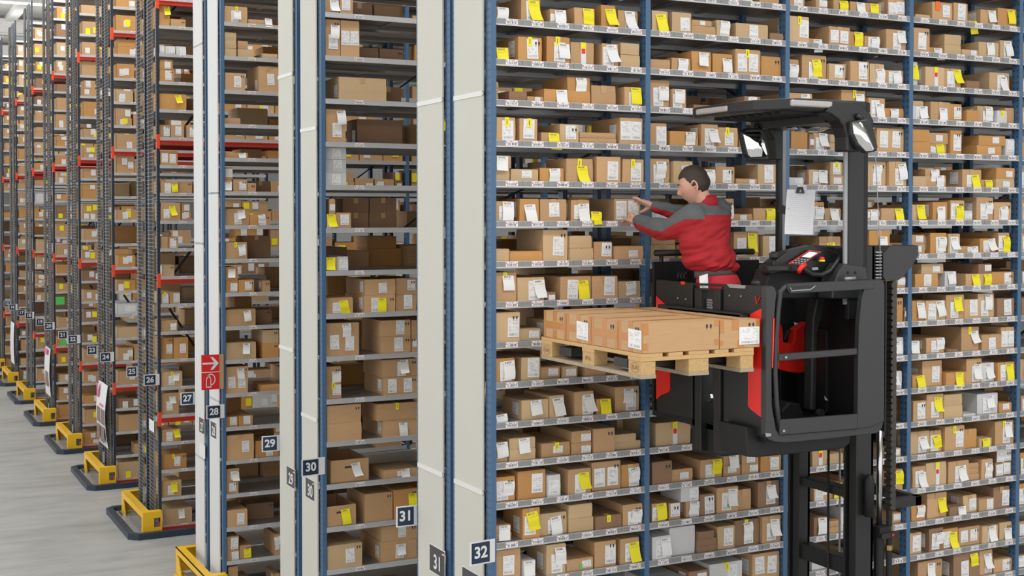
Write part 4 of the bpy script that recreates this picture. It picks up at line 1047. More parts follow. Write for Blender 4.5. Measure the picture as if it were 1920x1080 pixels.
inner('battery_hood', [(1556, 620), (1565, 606), (1600, 606), (1606, 775), (1549, 775), (1549, 618)], 6.6, .3, M_BLK, .01)
inner('pedal_box', [(1480, 755), (1500, 757), (1510, 785), (1468, 790), (1466, 770)], 6.6, .3, M_BLK2, .01)
b = MB(); c0 = PY(1535, 774, 6.5); b.tube([c0, c0+Vector((0, -.03, 0))], .028, 18); b.tube([c0, c0+Vector((0, -.034, 0))], .02, 18); part(b, 'hydraulic_fitting', M_GRY)
b = MB(); b.tube([PY(x, y, 6.4) for x, y in ((1607, 545), (1600, 575), (1597, 620), (1595, 700), (1596, 770))], .008, 8); part(b, 'hose', M_BLK2, smooth=True)
inner('white_tag', [(1546, 742), (1553, 751), (1547, 750)], 6.58, .002, M_WHITE, 0)
# ---- operator console
XP = 5.68
b = MB(); Yc0, Yc1 = 6.30, 7.12
polyY(b, [(1443, 500), (1449, 492), (1476, 472), (1502, 465), (1527, 460), (1548, 462), (1576, 477), (1578, 486), (1565, 508), (1553, 514), (1520, 517), (1506, 512), (1470, 510), (1448, 516), (1443, 512)], 6.42, .10); co = part(b, 'console', M_BLK, bevel=.012)
b = MB(); polyY(b, [(1447, 505), (1560, 508), (1562, 540), (1556, 560), (1434, 560), (1438, 530)], 6.46, .16); part(b, 'console_body', M_BLK2, bevel=.01)
# display plate, sloping towards the operator
dp = [PY(1477, 494, 6.40), PY(1501, 496.5, 6.40), PY(1539, 472, 6.40), PY(1517, 469, 6.40)]
nrm = (dp[1]-dp[0]).cross(dp[3]-dp[0]).normalized()
if nrm.y > 0: nrm = -nrm
b = MB(); b.prism(dp, nrm*.006); scn = part(b, 'display_panel', M_LRED, co)
def lerp2(u, v): a = dp[0].lerp(dp[1], u); c = dp[3].lerp(dp[2], u); return a.lerp(c, v)+nrm*.008
b = MB(); b.add([lerp2(.08, .04), lerp2(.92, .04), lerp2(.92, .96), lerp2(.08, .96)], [(0, 1, 2, 3)]); part(b, 'display_face', M_BLK, scn)
M_SCR = mat('lit_screen', (.75, .8, .8), .2); M_SCR.node_tree.nodes['Principled BSDF'].inputs['Emission Color'].default_value = (.8, .85, .85, 1); M_SCR.node_tree.nodes['Principled BSDF'].inputs['Emission Strength'].default_value = .35
b = MB(); b.add([lerp2(.14, .52)+nrm*.001, lerp2(.84, .52)+nrm*.001, lerp2(.84, .9)+nrm*.001, lerp2(.14, .9)+nrm*.001], [(0, 1, 2, 3)]); part(b, 'screen', M_SCR, scn)
b = MB()
for i in range(4):
    for j in range(3): p = lerp2(.16+.24*i, .1+.13*j); b.box(p.x-.008, p.x+.008, p.y-.004, p.y, p.z-.003, p.z+.004)
tag(part(b, 'keys', M_LGREY, scn), kind='stuff')
b = MB(); b.tube([PY(x, y, 6.33) for x, y in ((1497, 500), (1503, 501), (1512, 508), (1522, 515), (1540, 516), (1556, 508), (1568, 492), (1574, 482))], [.012, .016, .017, .017, .017, .017, .014, .01], 10); hb = part(b, 'steering_handle', M_BLK, smooth=True)
b = MB(); c0 = PY(1505, 502, 6.31)
b.tube([PY(1498, 512, 6.31), PY(1499, 506, 6.30), PY(1503, 500, 6.30), PY(1511, 496, 6.30)], [.012, .016, .018, .012], 8); part(b, 'red_direction_switch', M_LRED, hb, smooth=True)
b = MB(); c0 = PY(1541, 490, 6.38); b.tube([c0, c0+Vector((0, 0, .01))], .02, 14); part(b, 'yellow_collar', M_YEL, co)
b = MB(); c0 = PY(1541, 488, 6.38); b.tube([c0, c0+Vector((0, 0, .012)), c0+Vector((0, 0, .022))], [.014, .018, .012], 14); part(b, 'emergency_stop', M_LRED, co, smooth=True)
b = MB(); c0 = PY(1451, 488, 6.40); b.tube([c0+Vector((0, 0, -.035)), c0+Vector((0, 0, 0)), c0+Vector((0, 0, .02)), c0+Vector((0, 0, .045)), c0+Vector((0, 0, .055))], [.012, .014, .03, .03, .012], 14)
b.tube([c0+Vector((.03, 0, -.06)), c0+Vector((.03, 0, -.035))], .085, 20); part(b, 'steering_knob', M_BLK, co, smooth=False)
inner('grey_pad', [(1522, 502), (1534, 501), (1535, 506), (1524, 507)], 6.36, .01, M_LGREY, .002)
# ---- pillars and roof
YpN, YpF = 6.28, 7.0
def xw(px, Y): return PY(px, 404, Y).x
zr = PY(1450, 208, 6.2).z; zrt = zr+.085
for (nm, pxa, pxb, pg, Y, zb) in (('far_pillar', 1460, 1468, 1475.5, YpF, PY(1465, 500, YpF).z), ('near_pillar', 1592, 1621, 1586, YpN, PY(1600, 600, YpN).z)):
    xa, xb_, xg = xw(pxa, Y), xw(pxb, Y), xw(pg, Y)
    b = MB(); b.box(xa, xb_, Y, Y+.04, zb, zr+.01); pil = part(b, nm, M_BLK, bevel=.008)
    b = MB(); g0, g1 = (xb_, xg) if pg > pxb else (xg, xa); b.box(g0, g1, Y+.01, Y+.03, zb+.1, zr-.04); part(b, 'grey_strip', M_LGREY, pil, bevel=.004)
b = MB(); b.box(xw(1624, YpN), xw(1631, YpN), YpN+.02, YpN+.07, PY(1600, 530, YpN).z, zr-.05); part(b, 'guide_channel', M_BLK2)
b = MB(); polyY(b, [(1583, 494), (1625, 500), (1630, 560), (1560, 560), (1562, 540), (1575, 505)], YpN-.01, .14); pf = part(b, 'pillar_foot', M_GRY, bevel=.008)
b = MB()
for px in (1590, 1604): c0 = PY(px, 511, YpN-.012); b.tube([c0, c0+Vector((0, -.003, 0))], .008, 10)
part(b, 'pillar_bolts', M_BLK2, pf)
b = MB(); b.tube([PY(1585, 523, 6.16), PY(1603, 522, 6.16)], .012, 10); part(b, 'latch_handle', M_LGREY, smooth=True)
# roof: ribbed visor on the load side, arched arms down to the pillars
xf = 4.98; xb2 = xw(1640, 6.2)
yN, yF = 6.16, 7.08
b = MB()
outl = [(xf+.02, yF), (xf, yF-.05), (xf-.02, 6.62), (xf+.0, 6.40), (xf+.08, 6.27), (xf+.16, yN), (xb2-.12, yN), (xb2-.05, yN+.03), (xb2-.05, yF-.02), (xb2-.2, yF)]
b.prism([(x, y, zr+.012) for x, y in outl], (0, 0, .072)); rf = part(b, 'roof_visor', M_BLK, bevel=.012)
b = MB()
for i in range(9):
    y = yN+.1+i*.085; b.box(xf+.12, xb2-.35, y, y+.03, zr-.004, zr+.014)
part(b, 'roof_ribs', M_BLK2, rf)
b = MB(); b.prism([PY(x, y, yN-.018) for x, y in ((1560, 187.5), (1600, 191), (1618, 197), (1630, 208), (1640, 228), (1634, 252), (1621, 264), (1621, 284), (1588, 284), (1588, 257), (1583, 239), (1574, 225), (1560, 215), (1549, 210))], (0, .12, 0)); ar = part(b, 'near_roof_arm', M_BLK, bevel=.012)
b = MB(); b.prism([PY(x, y, yF-.1) for x, y in ((1380, 222), (1420, 228), (1440, 240), (1452, 262), (1455, 300), (1468, 300), (1468, 230), (1440, 215), (1380, 212))], (0, .09, 0)); part(b, 'far_roof_arm', M_BLK, bevel=.01)
b = MB(); b.box(xw(1484, 6.6), xb2-.08, yN+.12, yF-.05, zr-.05, zr+.012); cu = part(b, 'ceiling_panel', M_GRY)
b = MB(); p = PY(1496, 237, 6.75); b.box(p.x-.02, p.x+.12, 6.75, 6.9, zr-.054, zr-.05); b.box(p.x+.3, p.x+.45, 6.5, 6.65, zr-.054, zr-.05); part(b, 'ceiling_sticker', M_LGREY, cu)
def lens(a, c, z0, z1, face):
    b = MB()
    if face == 'x': b.box(a.x-.018, a.x+.01, min(a.y, c.y), max(a.y, c.y), z0, z1)
    else: b.box(min(a.x, c.x), max(a.x, c.x), a.y-.018, a.y+.01, z0, z1)
    return part(b, 'roof_lamp', M_LAMP, rf, bevel=.01)
a = PX(1308, 204, xf-.012); c = PX(1366, 200, xf-.012); lens(a, c, zr+.028, zr+.066, 'x')
a = PY(1482, 202, yN); c = PY(1559, 205, yN); lens(a, c, zr+.030, zr+.070, 'y')
# convex mirrors
def mirror(nm, pts, gpts, arm, Y, th=.05, tilt=0):
    c = PY(sum(q[0] for q in pts)/len(pts), sum(q[1] for q in pts)/len(pts), Y); nn = Vector((-tilt, 1, 0)).normalized(); P = []
    o_ = Vector((0, 0, H)); hit = lambda x, y: o_+ray(x, y)*((c-o_).dot(nn)/ray(x, y).dot(nn))
    P = [hit(x, y) for x, y in pts]; G = [hit(x, y) for x, y in gpts]
    b = MB(); b.prism(P, (0, th, 0)); hs = part(b, nm, M_BLK, bevel=.012)
    c = sum(G, Vector())/len(G); inn = [g+Vector((0, -.004, 0)) for g in G]
    b = MB(); n = len(inn); cc = c+Vector((0, -.034, 0)); mid = [c+(p-c)*.5+Vector((0, -.026, 0)) for p in G]
    b.add(inn+mid+[cc], [((i+1) % n, i, i+n, (i+1) % n+n) for i in range(n)]+[((i+1) % n+n, i+n, 2*n) for i in range(n)])
    part(b, 'mirror_glass', M_MIRROR, hs, smooth=True)
    b = MB(); b.tube([PY(x, y, Y+.05) for x, y in arm], [.02, .018, .016, .02][:len(arm)], 8); part(b, 'mirror_arm', M_BLK, hs, smooth=True)
mirror('far_mirror', [(1403, 240), (1430, 240), (1436, 245), (1444, 287), (1441, 295), (1405, 297), (1399, 289), (1390, 247)], [(1395, 248), (1424, 247), (1428, 249), (1438, 289), (1436, 293), (1407, 294.5), (1402, 290), (1393, 252)], ((1415, 246), (1418, 236), (1440, 232), (1455, 240)), 6.9, tilt=-.35)
mirror('near_mirror', [(1595, 228), (1626, 222), (1636, 229), (1647, 275), (1645, 284), (1624, 287), (1607, 273), (1597, 253)], [(1597.5, 231), (1613, 230), (1621, 238), (1638, 279), (1636, 282.5), (1623, 283.5), (1609, 269), (1600, 250)], ((1622, 232), (1614, 222), (1606, 216)), 6.08, tilt=-.35)
b = MB(); p = PY(1515, 233, 6.7); n = 14
ring = [Vector((p.x+.16*_m.cos(2*_m.pi*i/n), 6.7+.12*_m.sin(2*_m.pi*i/n), zr-.052)) for i in range(n)]; r2 = [Vector((p.x+.1*_m.cos(2*_m.pi*i/n), 6.7+.08*_m.sin(2*_m.pi*i/n), zr-.075)) for i in range(n)]
b.add(ring+r2+[Vector((p.x, 6.7, zr-.085))], [((i+1) % n, i, i+n, (i+1) % n+n) for i in range(n)]+[((i+1) % n+n, i+n, 2*n) for i in range(n)]); part(b, 'dome_mirror', M_MIRROR, cu, smooth=True)
# windscreen between the pillars and the clear side plate
b = MB(); xgl = xw(1476, YpF)+.02; b.box(xgl-.003, xgl+.003, YpN+.1, YpF, PX(1500, 455, xgl).z, zr-.05); part(b, 'windscreen', M_GLASS)
b = MB(); b.box(xgl+.15, xgl+.5, YpF-.01, YpF-.004, PX(1500, 455, xgl).z, zr-.05); 
# clear holder plate with clip and paper sheet
pc = PD(1502, 397, 8.45); dr_ = Vector((CS, -SN, 0)); up = Vector((0, 0, 1)); fwd_ = Vector((SN, CS, 0))
b = MB(); q0 = pc-dr_*.08-up*.16; b.prism([q0, q0+dr_*.19, q0+dr_*.19+up*.3, q0+up*.3], fwd_*.004); part(b, 'clear_holder', M_GLASS)
b = MB(); p = PD(1461, 390, 8.5); b.bar(p, pc-dr_*.08-up*.0, .03, .05); part(b, 'holder_arm', M_BLK)
sh = empty('paper_sheet', pc-fwd_*.01); tag(sh, 'printed white sheet clipped up inside the truck cab', 'paper')
b = MB(); N_ = 8
for i in range(N_):
    z0, z1 = -.147+.294*i/N_, -.147+.294*(i+1)/N_
    o0, o1 = [-.03*max(0, 1-(t/N_)*1.3)**2 for t in (i, i+1)]; s0, s1 = [-.022*(1-t/N_) for t in (i, i+1)]
    f0, f1 = fwd_*(o0-.002), fwd_*(o1-.002)
    b.quad([dr_*(-.096+s0)+up*z0+f0, dr_*(.092+s0)+up*(z0-.006)+f0, dr_*(.092+s1)+up*(z1-.006)+f1, dr_*(-.096+s1)+up*z1+f1], 0, ((0, i/N_), (1, i/N_), (1, (i+1)/N_), (0, (i+1)/N_)))
b.build('sheet', M_SHEET, sh)
b = MB(); c0 = dr_*-.012+up*.135-fwd_*.008
b.prism([c0-dr_*.03-up*.012, c0+dr_*.028-up*.014, c0+dr_*.018+up*.03, c0-dr_*.018+up*.03], -fwd_*.012); b.build('bulldog_clip', M_BLK, sh, bevel=.003)
b = MB(); c1 = c0-fwd_*.013; b.prism([c1-dr_*.008-up*.006, c1+dr_*.008-up*.006, c1+up*.014], -fwd_*.001); b.build('clip_mark', M_LGREY, sh)
# ---- mast
XM = 5.88
def upright(nm, Y0_, Y1_, xa, xb_, zt):
    b = MB(); t = .018; b.box(xa, xb_, Y0_, Y0_+t, 0.1, zt); b.box(xa, xb_, Y1_-t, Y1_, 0.1, zt) ; b.box(xb_-t, xb_, Y0_, Y1_, .1, zt); return part(b, nm, M_BLK)
ztm = PY(1600, 462, 6.5).z
upright('mast_upright', 7.00, 7.12, xw(1501, 7.0), xw(1521, 7.0), ztm); upright('mast_upright', 6.42, 6.54, xw(1608, 6.42), xw(1640, 6.42), ztm)
b = MB(); b.box(xw(1504, 7.0), xw(1514, 7.0), 7.03, 7.09, .1, ztm-.1); part(b, 'inner_upright', M_BLK, bevel=.006)
b = MB(); b.box(xw(1612, 6.42), xw(1630, 6.42), 6.45, 6.51, .1, ztm-.05); part(b, 'inner_upright', M_BLK, bevel=.006)
for (pa, pb_, Yq, hh) in ((893, 908, 0, 12), (1017, 1048, 0, 34)):
    za = PY(1510, pa, 7.0).z; b = MB(); b.box(XM, XM+.10, 6.55, 7.0, za-(.11 if hh > 20 else .06), za); part(b, 'cross_member', M_BLK, bevel=.004)
b = MB(); za = PY(1560, 462, 6.8).z; b.box(xw(1479, 7.1), xw(1655, 6.5), 6.62, 7.15, za-.28, za); part(b, 'mast_head', M_BLK2, bevel=.006)
b = MB(); polyY(b, [(1664, 467), (1669, 461), (1716, 461), (1716, 459.5), (1722, 460), (1722.5, 478), (1718, 486), (1710, 500), (1692, 520), (1684, 526), (1662, 526), (1656, 520), (1656, 476)], 6.45, .22); part(b, 'pulley_guard', M_GRY, bevel=.01)
b = MB()
for i in range(9):
    z = PY(1648, 473+i*6, 6.42).z; b.box(xw(1643, 6.42), xw(1654, 6.42), 6.42, 6.5, z-.004, z+.005)
tag(part(b, 'mast_chain', M_LGREY), kind='stuff')
b = MB(); xs_ = xw(1674, 6.46); zt_, zb_ = PY(1674, 527, 6.46).z, PY(1674, 955, 6.46).z; z = zb_; i = 0
while z < zt_:
    b.box(xs_-.024, xs_+.024, 6.44, 6.50, z, z+.030); b.box(xs_-.017, xs_+.017, 6.435, 6.49, z+.030, z+.043); z += .043; i += 1
tag(part(b, 'energy_chain', mat('chain_plastic', (.045, .04, .034), .35)), kind='stuff')
b = MB(); x_ = xw(1663.5, 6.5); b.box(x_-.006, x_+.006, 6.5, 6.53, PY(1664, 820, 6.5).z, PY(1664, 527, 6.5).z); part(b, 'chrome_edge', M_LGREY)
b = MB(); x_ = xw(1652, 6.45); b.tube([(x_, 6.45, PY(1652, 985, 6.45).z), (x_, 6.45, PY(1652, 790, 6.45).z)], .021, 14); part(b, 'piston_rod', M_CHROME, smooth=True)
b = MB(); b.tube([(x_, 6.45, .1), (x_, 6.45, PY(1652, 985, 6.45).z)], .035, 14); b.box(x_-.05, x_+.05, 6.39, 6.5, PY(1652, 1002, 6.45).z, PY(1652, 984, 6.45).z); part(b, 'lift_cylinder', M_BLK2)
b = MB(); x_ = xw(1633, 6.38); zz = PY(1633, 890, 6.38).z; b.tube([(x_, 6.38, PY(1633, 968, 6.38).z), (x_, 6.38, zz-.03), (x_, 6.38, zz)], [.032, .032, .022], 12); part(b, 'tilt_cylinder', M_BLK2, smooth=True)
b = MB(); b.box(xw(1652, 6.4), xw(1681, 6.4), 6.37, 6.42, PY(1666, 1007, 6.4).z, PY(1666, 997, 6.4).z); hc = part(b, 'hose_clamp', M_BLK, bevel=.003)
b = MB(); c0 = PY(1674, 1003, 6.366); b.tube([c0, c0+Vector((0, -.004, 0))], .009, 10); part(b, 'red_cap', M_LRED, hc)
b = MB(); x_ = xw(1671, 6.42); b.tube([(x_, 6.42, .2), (x_, 6.42, PY(1671, 955, 6.42).z)], .02, 10); b.tube([(x_, 6.42, PY(1671, 1030, 6.42).z), (x_, 6.42, PY(1671, 1021, 6.42).z)], .024, 10, mi=1); b.tube([(x_, 6.42, PY(1671, 994, 6.42).z), (x_, 6.42, PY(1671, 985, 6.42).z)], .024, 10, mi=1); part(b, 'hose_bundle', [M_BLK2, mat('brass', (.45, .32, .1), .3, metal=1)])
b = MB(); zz = PY(1700, 933, 6.5).z; b.box(xw(1668, 6.5), xw(1722, 6.5), 6.45, 6.50, zz-.05, zz+.015); b.box(xw(1722, 6.5)-.06, xw(1722, 6.5), 6.45, 6.95, zz-.05, zz+.015); b.box(xw(1668, 6.5), xw(1722, 6.5), 6.9, 6.95, zz-.05, zz+.015); part(b, 'mast_frame', M_BLK, bevel=.004)
for px, m, r_ in ((1556, M_BLK2, .008), (1577.5, M_LGREY, .007)):
    b = MB(); x_ = xw(px, 6.7); b.tube([(x_, 6.7, .2), (x_, 6.7, PY(px, 840, 6.7).z+.15)], r_, 8); part(b, 'lift_cable', m, smooth=True)
b = MB(); x_ = xw(1650, 6.3); b.tube([PY(1641, 285, 6.3), PY(1650, 460, 6.3), PY(1650, 524, 6.3)], .0035, 6); part(b, 'guide_wire', M_LGREY, smooth=True)
# chassis down on the floor, below the frame
b = MB(); b.box(4.85, 7.3, TY0+.05, TY1-.05, .06, .75); part(b, 'chassis', M_GRY, bevel=.03)
for x in (5.0, 7.0):
    for y in (TY0+.12, TY1-.22): b = MB(); b.tube([(x, y, .1), (x, y+.1, .1)], .1, 18); part(b, 'wheel', M_BLK2)

# yellow slips of paper lying over the shelf edge near the worker's hands
for lab, px, py, w_ in (('yellow paper slip lying under the box at the worker\'s hands', 1201, 408, .10), ('yellow paper slip hanging beside the fourth box of that shelf', 1118, 403, .07)):
    p_ = PY(px, py, Y32+.0); b = MB(); zs_ = Z0_32-DZ_32*5+.0400
    for i in range(4):
        y0, y1 = .05-.02*i, .05-.02*(i+1); zz0, zz1 = .001+.004*_m.sin(i*.8), .001+.004*_m.sin((i+1)*.8)
        b.quad([(-w_/2, y1, zz1), (w_/2, y1+.01, zz1), (w_/2, y0+.01, zz0), (-w_/2, y0, zz0)])
    b.quad([(-w_/2, -.032, -.026), (w_/2, -.022, -.022), (w_/2, -.02, .003), (-w_/2, -.03, .003)])
    tag(b.build('paper_slip', M_YEL, loc=(p_.x, Y32, zs_)), lab, 'paper')
# ================================================================ the operator
UP = Vector((0, 0, 1))
FT = Vector((-.2, .98, 0)).normalized(); ST_ = Vector((-FT.y, FT.x, 0))            # torso facing; ST_ = his left
FH = Vector((-.78, .58, -.38)).normalized(); SH = UP.cross(FH).normalized(); UH = FH.cross(SH).normalized()
person = empty('person', (5.06, 6.77, zfl-.02)); tag(person, 'person in red and grey work jacket reaching from the cab to the shelf', 'person')
PO_ = person.location
def loft(mb, rings, n=20):
    """rings: (centre, axis u, ru, axis v, rv)"""
    b = len(mb.v)
    for c, u, ru, v, rv in rings:
        for k in range(n):
            a = 2*_m.pi*k/n; mb.v.append(Vector(c)+u*(ru*_m.cos(a))+v*(rv*_m.sin(a)))
    for i in range(len(rings)-1):
        for k in range(n): mb.f.append([b+i*n+k, b+i*n+(k+1) % n, b+(i+1)*n+(k+1) % n, b+(i+1)*n+k]); mb.m.append(0)
    mb.f.append([b+k for k in range(n)][::-1]); mb.m.append(0); mb.f.append([b+(len(rings)-1)*n+k for k in range(n)]); mb.m.append(0)
def limb(mb, pts, rs, n=12, sub=3):
    P, Rr = [], []
    pts = [Vector(p) for p in pts]
    for i in range(len(pts)-1):
        for j in range(sub):
            t = j/sub; P.append(pts[i].lerp(pts[i+1], t)); Rr.append(rs[i]*(1-t)+rs[i+1]*t)
    P.append(pts[-1]); Rr.append(rs[-1])
    for _ in range(2):
        P = [P[0]]+[(P[i-1]+P[i]*2+P[i+1])/4 for i in range(1, len(P)-1)]+[P[-1]]
    d0 = (P[0]-P[1]).normalized(); d1 = (P[-1]-P[-2]).normalized()
    P = [P[0]+d0*Rr[0]*.8]+[P[0]+d0*Rr[0]*.45]+P+[P[-1]+d1*Rr[-1]*.45, P[-1]+d1*Rr[-1]*.8]
    Rr = [Rr[0]*.35, Rr[0]*.85]+Rr+[Rr[-1]*.85, Rr[-1]*.35]
    mb.tube(P, Rr, n)
def head_point(th, ph, grow=0):
    """th from crown 0..pi, ph around, 0 = face"""
    cz = _m.cos(th); sn = _m.sin(th); fx = sn*_m.cos(ph); sy = sn*_m.sin(ph)
    f = fx*(.100 if fx > 0 else .104); s = sy*.078; z = cz*.122
    if z < -.02:                                            # jaw tapers, chin forward
        k = min(1, (-z-.02)/.10); s *= 1-.30*k; f = f*(1-.22*k)+(.020*k if fx > 0 else .035*k)
    if z > .04: f -= .006
    if grow == 0:
        if fx > .3:
            a = abs(sy)
            f += .022*_m.exp(-((z+.022)/.018)**2-(a/.20)**2)+.012*_m.exp(-((z+.002)/.022)**2-(a/.16)**2)   # nose
            f += .007*_m.exp(-((z-.030)/.012)**2-(a/.5)**2)                                          # brow
            f -= .007*_m.exp(-((z-.010)/.013)**2-((a-.40)/.16)**2)                                       # eye sockets
            f += .008*_m.exp(-((z+.060)/.008)**2-(a/.26)**2)+.006*_m.exp(-((z+.074)/.008)**2-(a/.26)**2)   # lips
            f += .010*_m.exp(-((z+.105)/.016)**2-(a/.30)**2)                                         # chin
    return f, s, z
HC = PD(1301, 347, 8.42)
def hp(f, s, z): return HC+FH*f+SH*s+UH*z
def head_mesh(mb, grow=0, keep=None):
    NT, NP = 44, 56; b = len(mb.v); idx = {}
    for i in range(NT+1):
        for j in range(NP):
            th = _m.pi*i/NT; ph = 2*_m.pi*j/NP; f, s, z = head_point(th, ph, 0)
            g = 1+grow/.1; mb.v.append(hp(f*g, s*g, z*g+ (grow*.2 if z > 0 else 0)))
            idx[i, j] = (f, s, z, _m.cos(ph))
    for i in range(NT):
        for j in range(NP):
            if keep and not keep(*idx[i, j]): continue
            mb.f.append([b+i*NP+j, b+(i+1)*NP+j, b+(i+1)*NP+(j+1) % NP, b+i*NP+(j+1) % NP]); mb.m.append(0)
def remesh(o, vox, smooth=3):
    m = o.modifiers.new('r', 'REMESH'); m.mode = 'VOXEL'; m.voxel_size = vox; m.use_smooth_shade = True
    s = o.modifiers.new('s', 'SMOOTH'); s.iterations = smooth; s.factor = .5
    dg = bpy.context.evaluated_depsgraph_get(); me = D.meshes.new_from_object(o.evaluated_get(dg)); o.modifiers.clear()
    mats = list(o.data.materials); o.data = me
    if not me.materials:
        for x in mats: me.materials.append(x)
    me.polygons.foreach_set('use_smooth', [True]*len(me.polygons)); return me
# joints
pel = PD(1346, 552, 8.46); NB = PD(1325, 385, 8.43)
LS, LE, LW = PD(1298, 409, 8.28), PD(1252, 433, 8.42), PD(1197, 416, 8.70)
RS, RE, RW = PD(1352, 397, 8.56), PD(1288, 405, 8.74), PD(1224, 386, 8.80)
zt0 = zfl-.02
b = MB()
# body in one piece: head, neck, torso, arms, legs, hands; the clothes go over it
head_mesh(b)
limb(b, [NB-FT*.0-UP*.04, HC-UH*.06-FH*.02], [.062, .056])
loft(b, [(pel+UP*.00, ST_, .15, FT, .11), (PD(1336, 512, 8.44), ST_, .13, FT, .09), (PD(1322, 430, 8.42), ST_, .15, FT, .09), (NB-UP*.08, ST_, .16, FT, .10), (NB, ST_, .07, FT, .06)])
for S_, E_, W_ in ((LS, LE, LW), (RS, RE, RW)): limb(b, [S_, E_, W_], [.05, .04, .029])
hipL, hipR = pel+ST_*.09, pel-ST_*.09
for hp_, fx in ((hipL, .02), (hipR, -.02)):
    kn = hp_+Vector((fx, .0, -.42)); an = Vector((kn.x, kn.y-.01, zt0+.09)); limb(b, [hp_, kn, an], [.085, .058, .042])
def hand(mb, wr, tips, thumb, pn, side):
    """wr wrist, tips list of four finger paths, palm normal pn"""
    kn = [t[0] for t in tips]
    c = sum(kn, Vector())/4
    d = (c-wr).normalized(); sdv = (kn[3]-kn[0]).normalized()
    loft(mb, [(wr-d*.03, sdv, .030, pn, .025), (wr+d*.01, sdv, .034, pn, .024), (wr.lerp(c, .5), sdv, .043, pn, .024), (c-d*.006, sdv, .045, pn, .020), (c+d*.006, sdv, .040, pn, .014)], 14)
    for t, r_ in zip(tips, (.0120, .0124, .0122, .0110)): limb(mb, [t[0]-d*.02]+t, [r_]*2+[r_*.95, r_*.8], 8, 3)
    limb(mb, thumb, [.018, .0150, .0120], 8, 3)
# near (his left) hand rests on the shelf edge, fingers over the lip
TL = PD(1171, 411, 8.84)
dL = (TL-LW).normalized(); sL = dL.cross(UP).normalized(); nL = sL.cross(dL).normalized()
tips = []
for i, (ln, off) in enumerate(((.066, .030), (.074, .011), (.069, -.009), (.055, -.028))):
    k0 = LW+dL*(.085-.004*abs(i-1))+sL*-off+nL*.004; k1 = k0+dL*ln*.5+nL*(.006+.004*(1-i)); k2 = k1+dL*ln*.42-nL*.016; k3 = k2+dL*ln*.12-nL*.016; tips.append([k0, k1, k2, k3][0:1]+[k1, k2] if False else [k0, k1.lerp(k2, .2), k3])
thL = [LW+dL*.025+sL*.0+UP*.012, LW+dL*.06+UP*.04-sL*.012, LW+dL*.09+UP*.052-sL*.012]
hand(b, LW, tips, thL, nL, 1)
# far (his right) hand on the box top, thumb down the front
TR = PD(1184, 372, 8.90); dR = (TR-RW).normalized(); sR = dR.cross(UP).normalized(); nR = sR.cross(dR).normalized()
tips = []
for i, (ln, off) in enumerate(((.070, -.030), (.078, -.011), (.072, .009), (.058, .028))):
    k0 = RW+dR*(.085-.004*abs(i-1))+sR*off+nR*(.010-.004*i); k1 = k0+dR*ln*.5+nR*(.010-.006*i); k2 = k1+dR*ln*.45-nR*(.006+.004*i); tips.append([k0, k1, k2])
thR = [RW+dR*.02-nR*.012, RW+dR*.045-nR*.045-sR*.004, RW+dR*.075-nR*.068-sR*.004]
hand(b, RW, tips, thR, nR, -1)
body = b.build('body', M_SKIN, person, PO_); remesh(body, .0044, 1)
# ear, eye, brow (left side is seen), both sides built
b = MB()
for s_ in (1, -1):
    pts = []
    for i in range(11):
        a = -1.9+i*.46; pts.append(hp(-.006-.014*_m.cos(a)*1.1, s_*(.080+.008*(1-_m.cos(a))/2+.004), -.006+.030*_m.sin(a)*1.0+.0))
    b.tube(pts, [.004]+[.0062]*9+[.005], 8); 
    loft(b, [(hp(-.010, s_*.074, -.006), FH, .014, UH, .026), (hp(-.012, s_*.082, -.006), FH, .011, UH, .022)], 12)
b.build('ears', M_SKIN, person, PO_, smooth=True)
M_EYE = mat('eye_white', (.7, .68, .66), .2); 
b = MB()
for s_ in (1, -1):
    for mi, r_, ff in ((0, .010, .080), (1, .0055, .087)):
        cc = hp(ff, s_*.031, .010); 
        loft(b, [(cc-FH*r_*.6, SH, r_*.8, UH, r_*.6), (cc, SH, r_, UH, r_*.7), (cc+FH*r_*.7, SH, r_*.4, UH, r_*.3)], 10)
b.build('eyes', M_EYE, person, PO_, smooth=True)
b = MB()
for s_ in (1, -1): b.tube([hp(.098, s_*.014, .034), hp(.096, s_*.03, .038), hp(.084, s_*.046, .034)], [.003, .004, .002], 6)
b.build('eyebrows', M_HAIR, person, PO_)
# short dark hair
b = MB()
def hairy(f, s, z, cf):
    if z > .085: return True
    if f > .045: return z > .070-.0*f
    if f > .005: return z > .070-(.045-f)*2.1
    if f > -.03: return z > -.005-(.0 if f > -.01 else .03)
    return z > -.075
head_mesh(b, .0075, hairy)
hr = b.build('hair', M_HAIR, person, PO_)
m = hr.modifiers.new('s', 'SOLIDIFY'); m.thickness = .012; m.offset = -1
m2 = hr.modifiers.new('sm', 'SMOOTH'); m2.iterations = 2
hr.data.polygons.foreach_set('use_smooth', [True]*len(hr.data.polygons))
# jacket
b = MB()
zb_ = PD(1335, 512, 8.42).z
c1 = Vector((PD(1334, 505, 8.40).x, PD(1334, 505, 8.40).y, PD(1334, 508, 8.40).z))
rings = [(PD(1337, 509, 8.42), ST_, .165, FT, .13), (PD(1334, 499, 8.40), ST_, .195, FT, .158), (PD(1330, 486, 8.40), ST_, .192, FT, .152), (PD(1321, 460, 8.40), ST_, .195, FT, .145), (PD(1320, 435, 8.40), ST_, .205, FT, .145), (PD(1322, 412, 8.40), ST_, .215, FT, .135), (PD(1323, 398, 8.42), ST_, .195, FT, .115), (PD(1322, 387, 8.43), ST_, .12, FT, .085), (PD(1318, 380, 8.43), ST_, .070, FT, .065)]
loft(b, rings, 28)
limb(b, [LS+UP*.0+(NB-LS)*.15, LS.lerp(LE, .45)-UP*.01, LE, LE.lerp(LW, .5)-UP*.005, LW-(LW-LE).normalized()*.02], [.095, .088, .075, .068, .050], 16, 3)
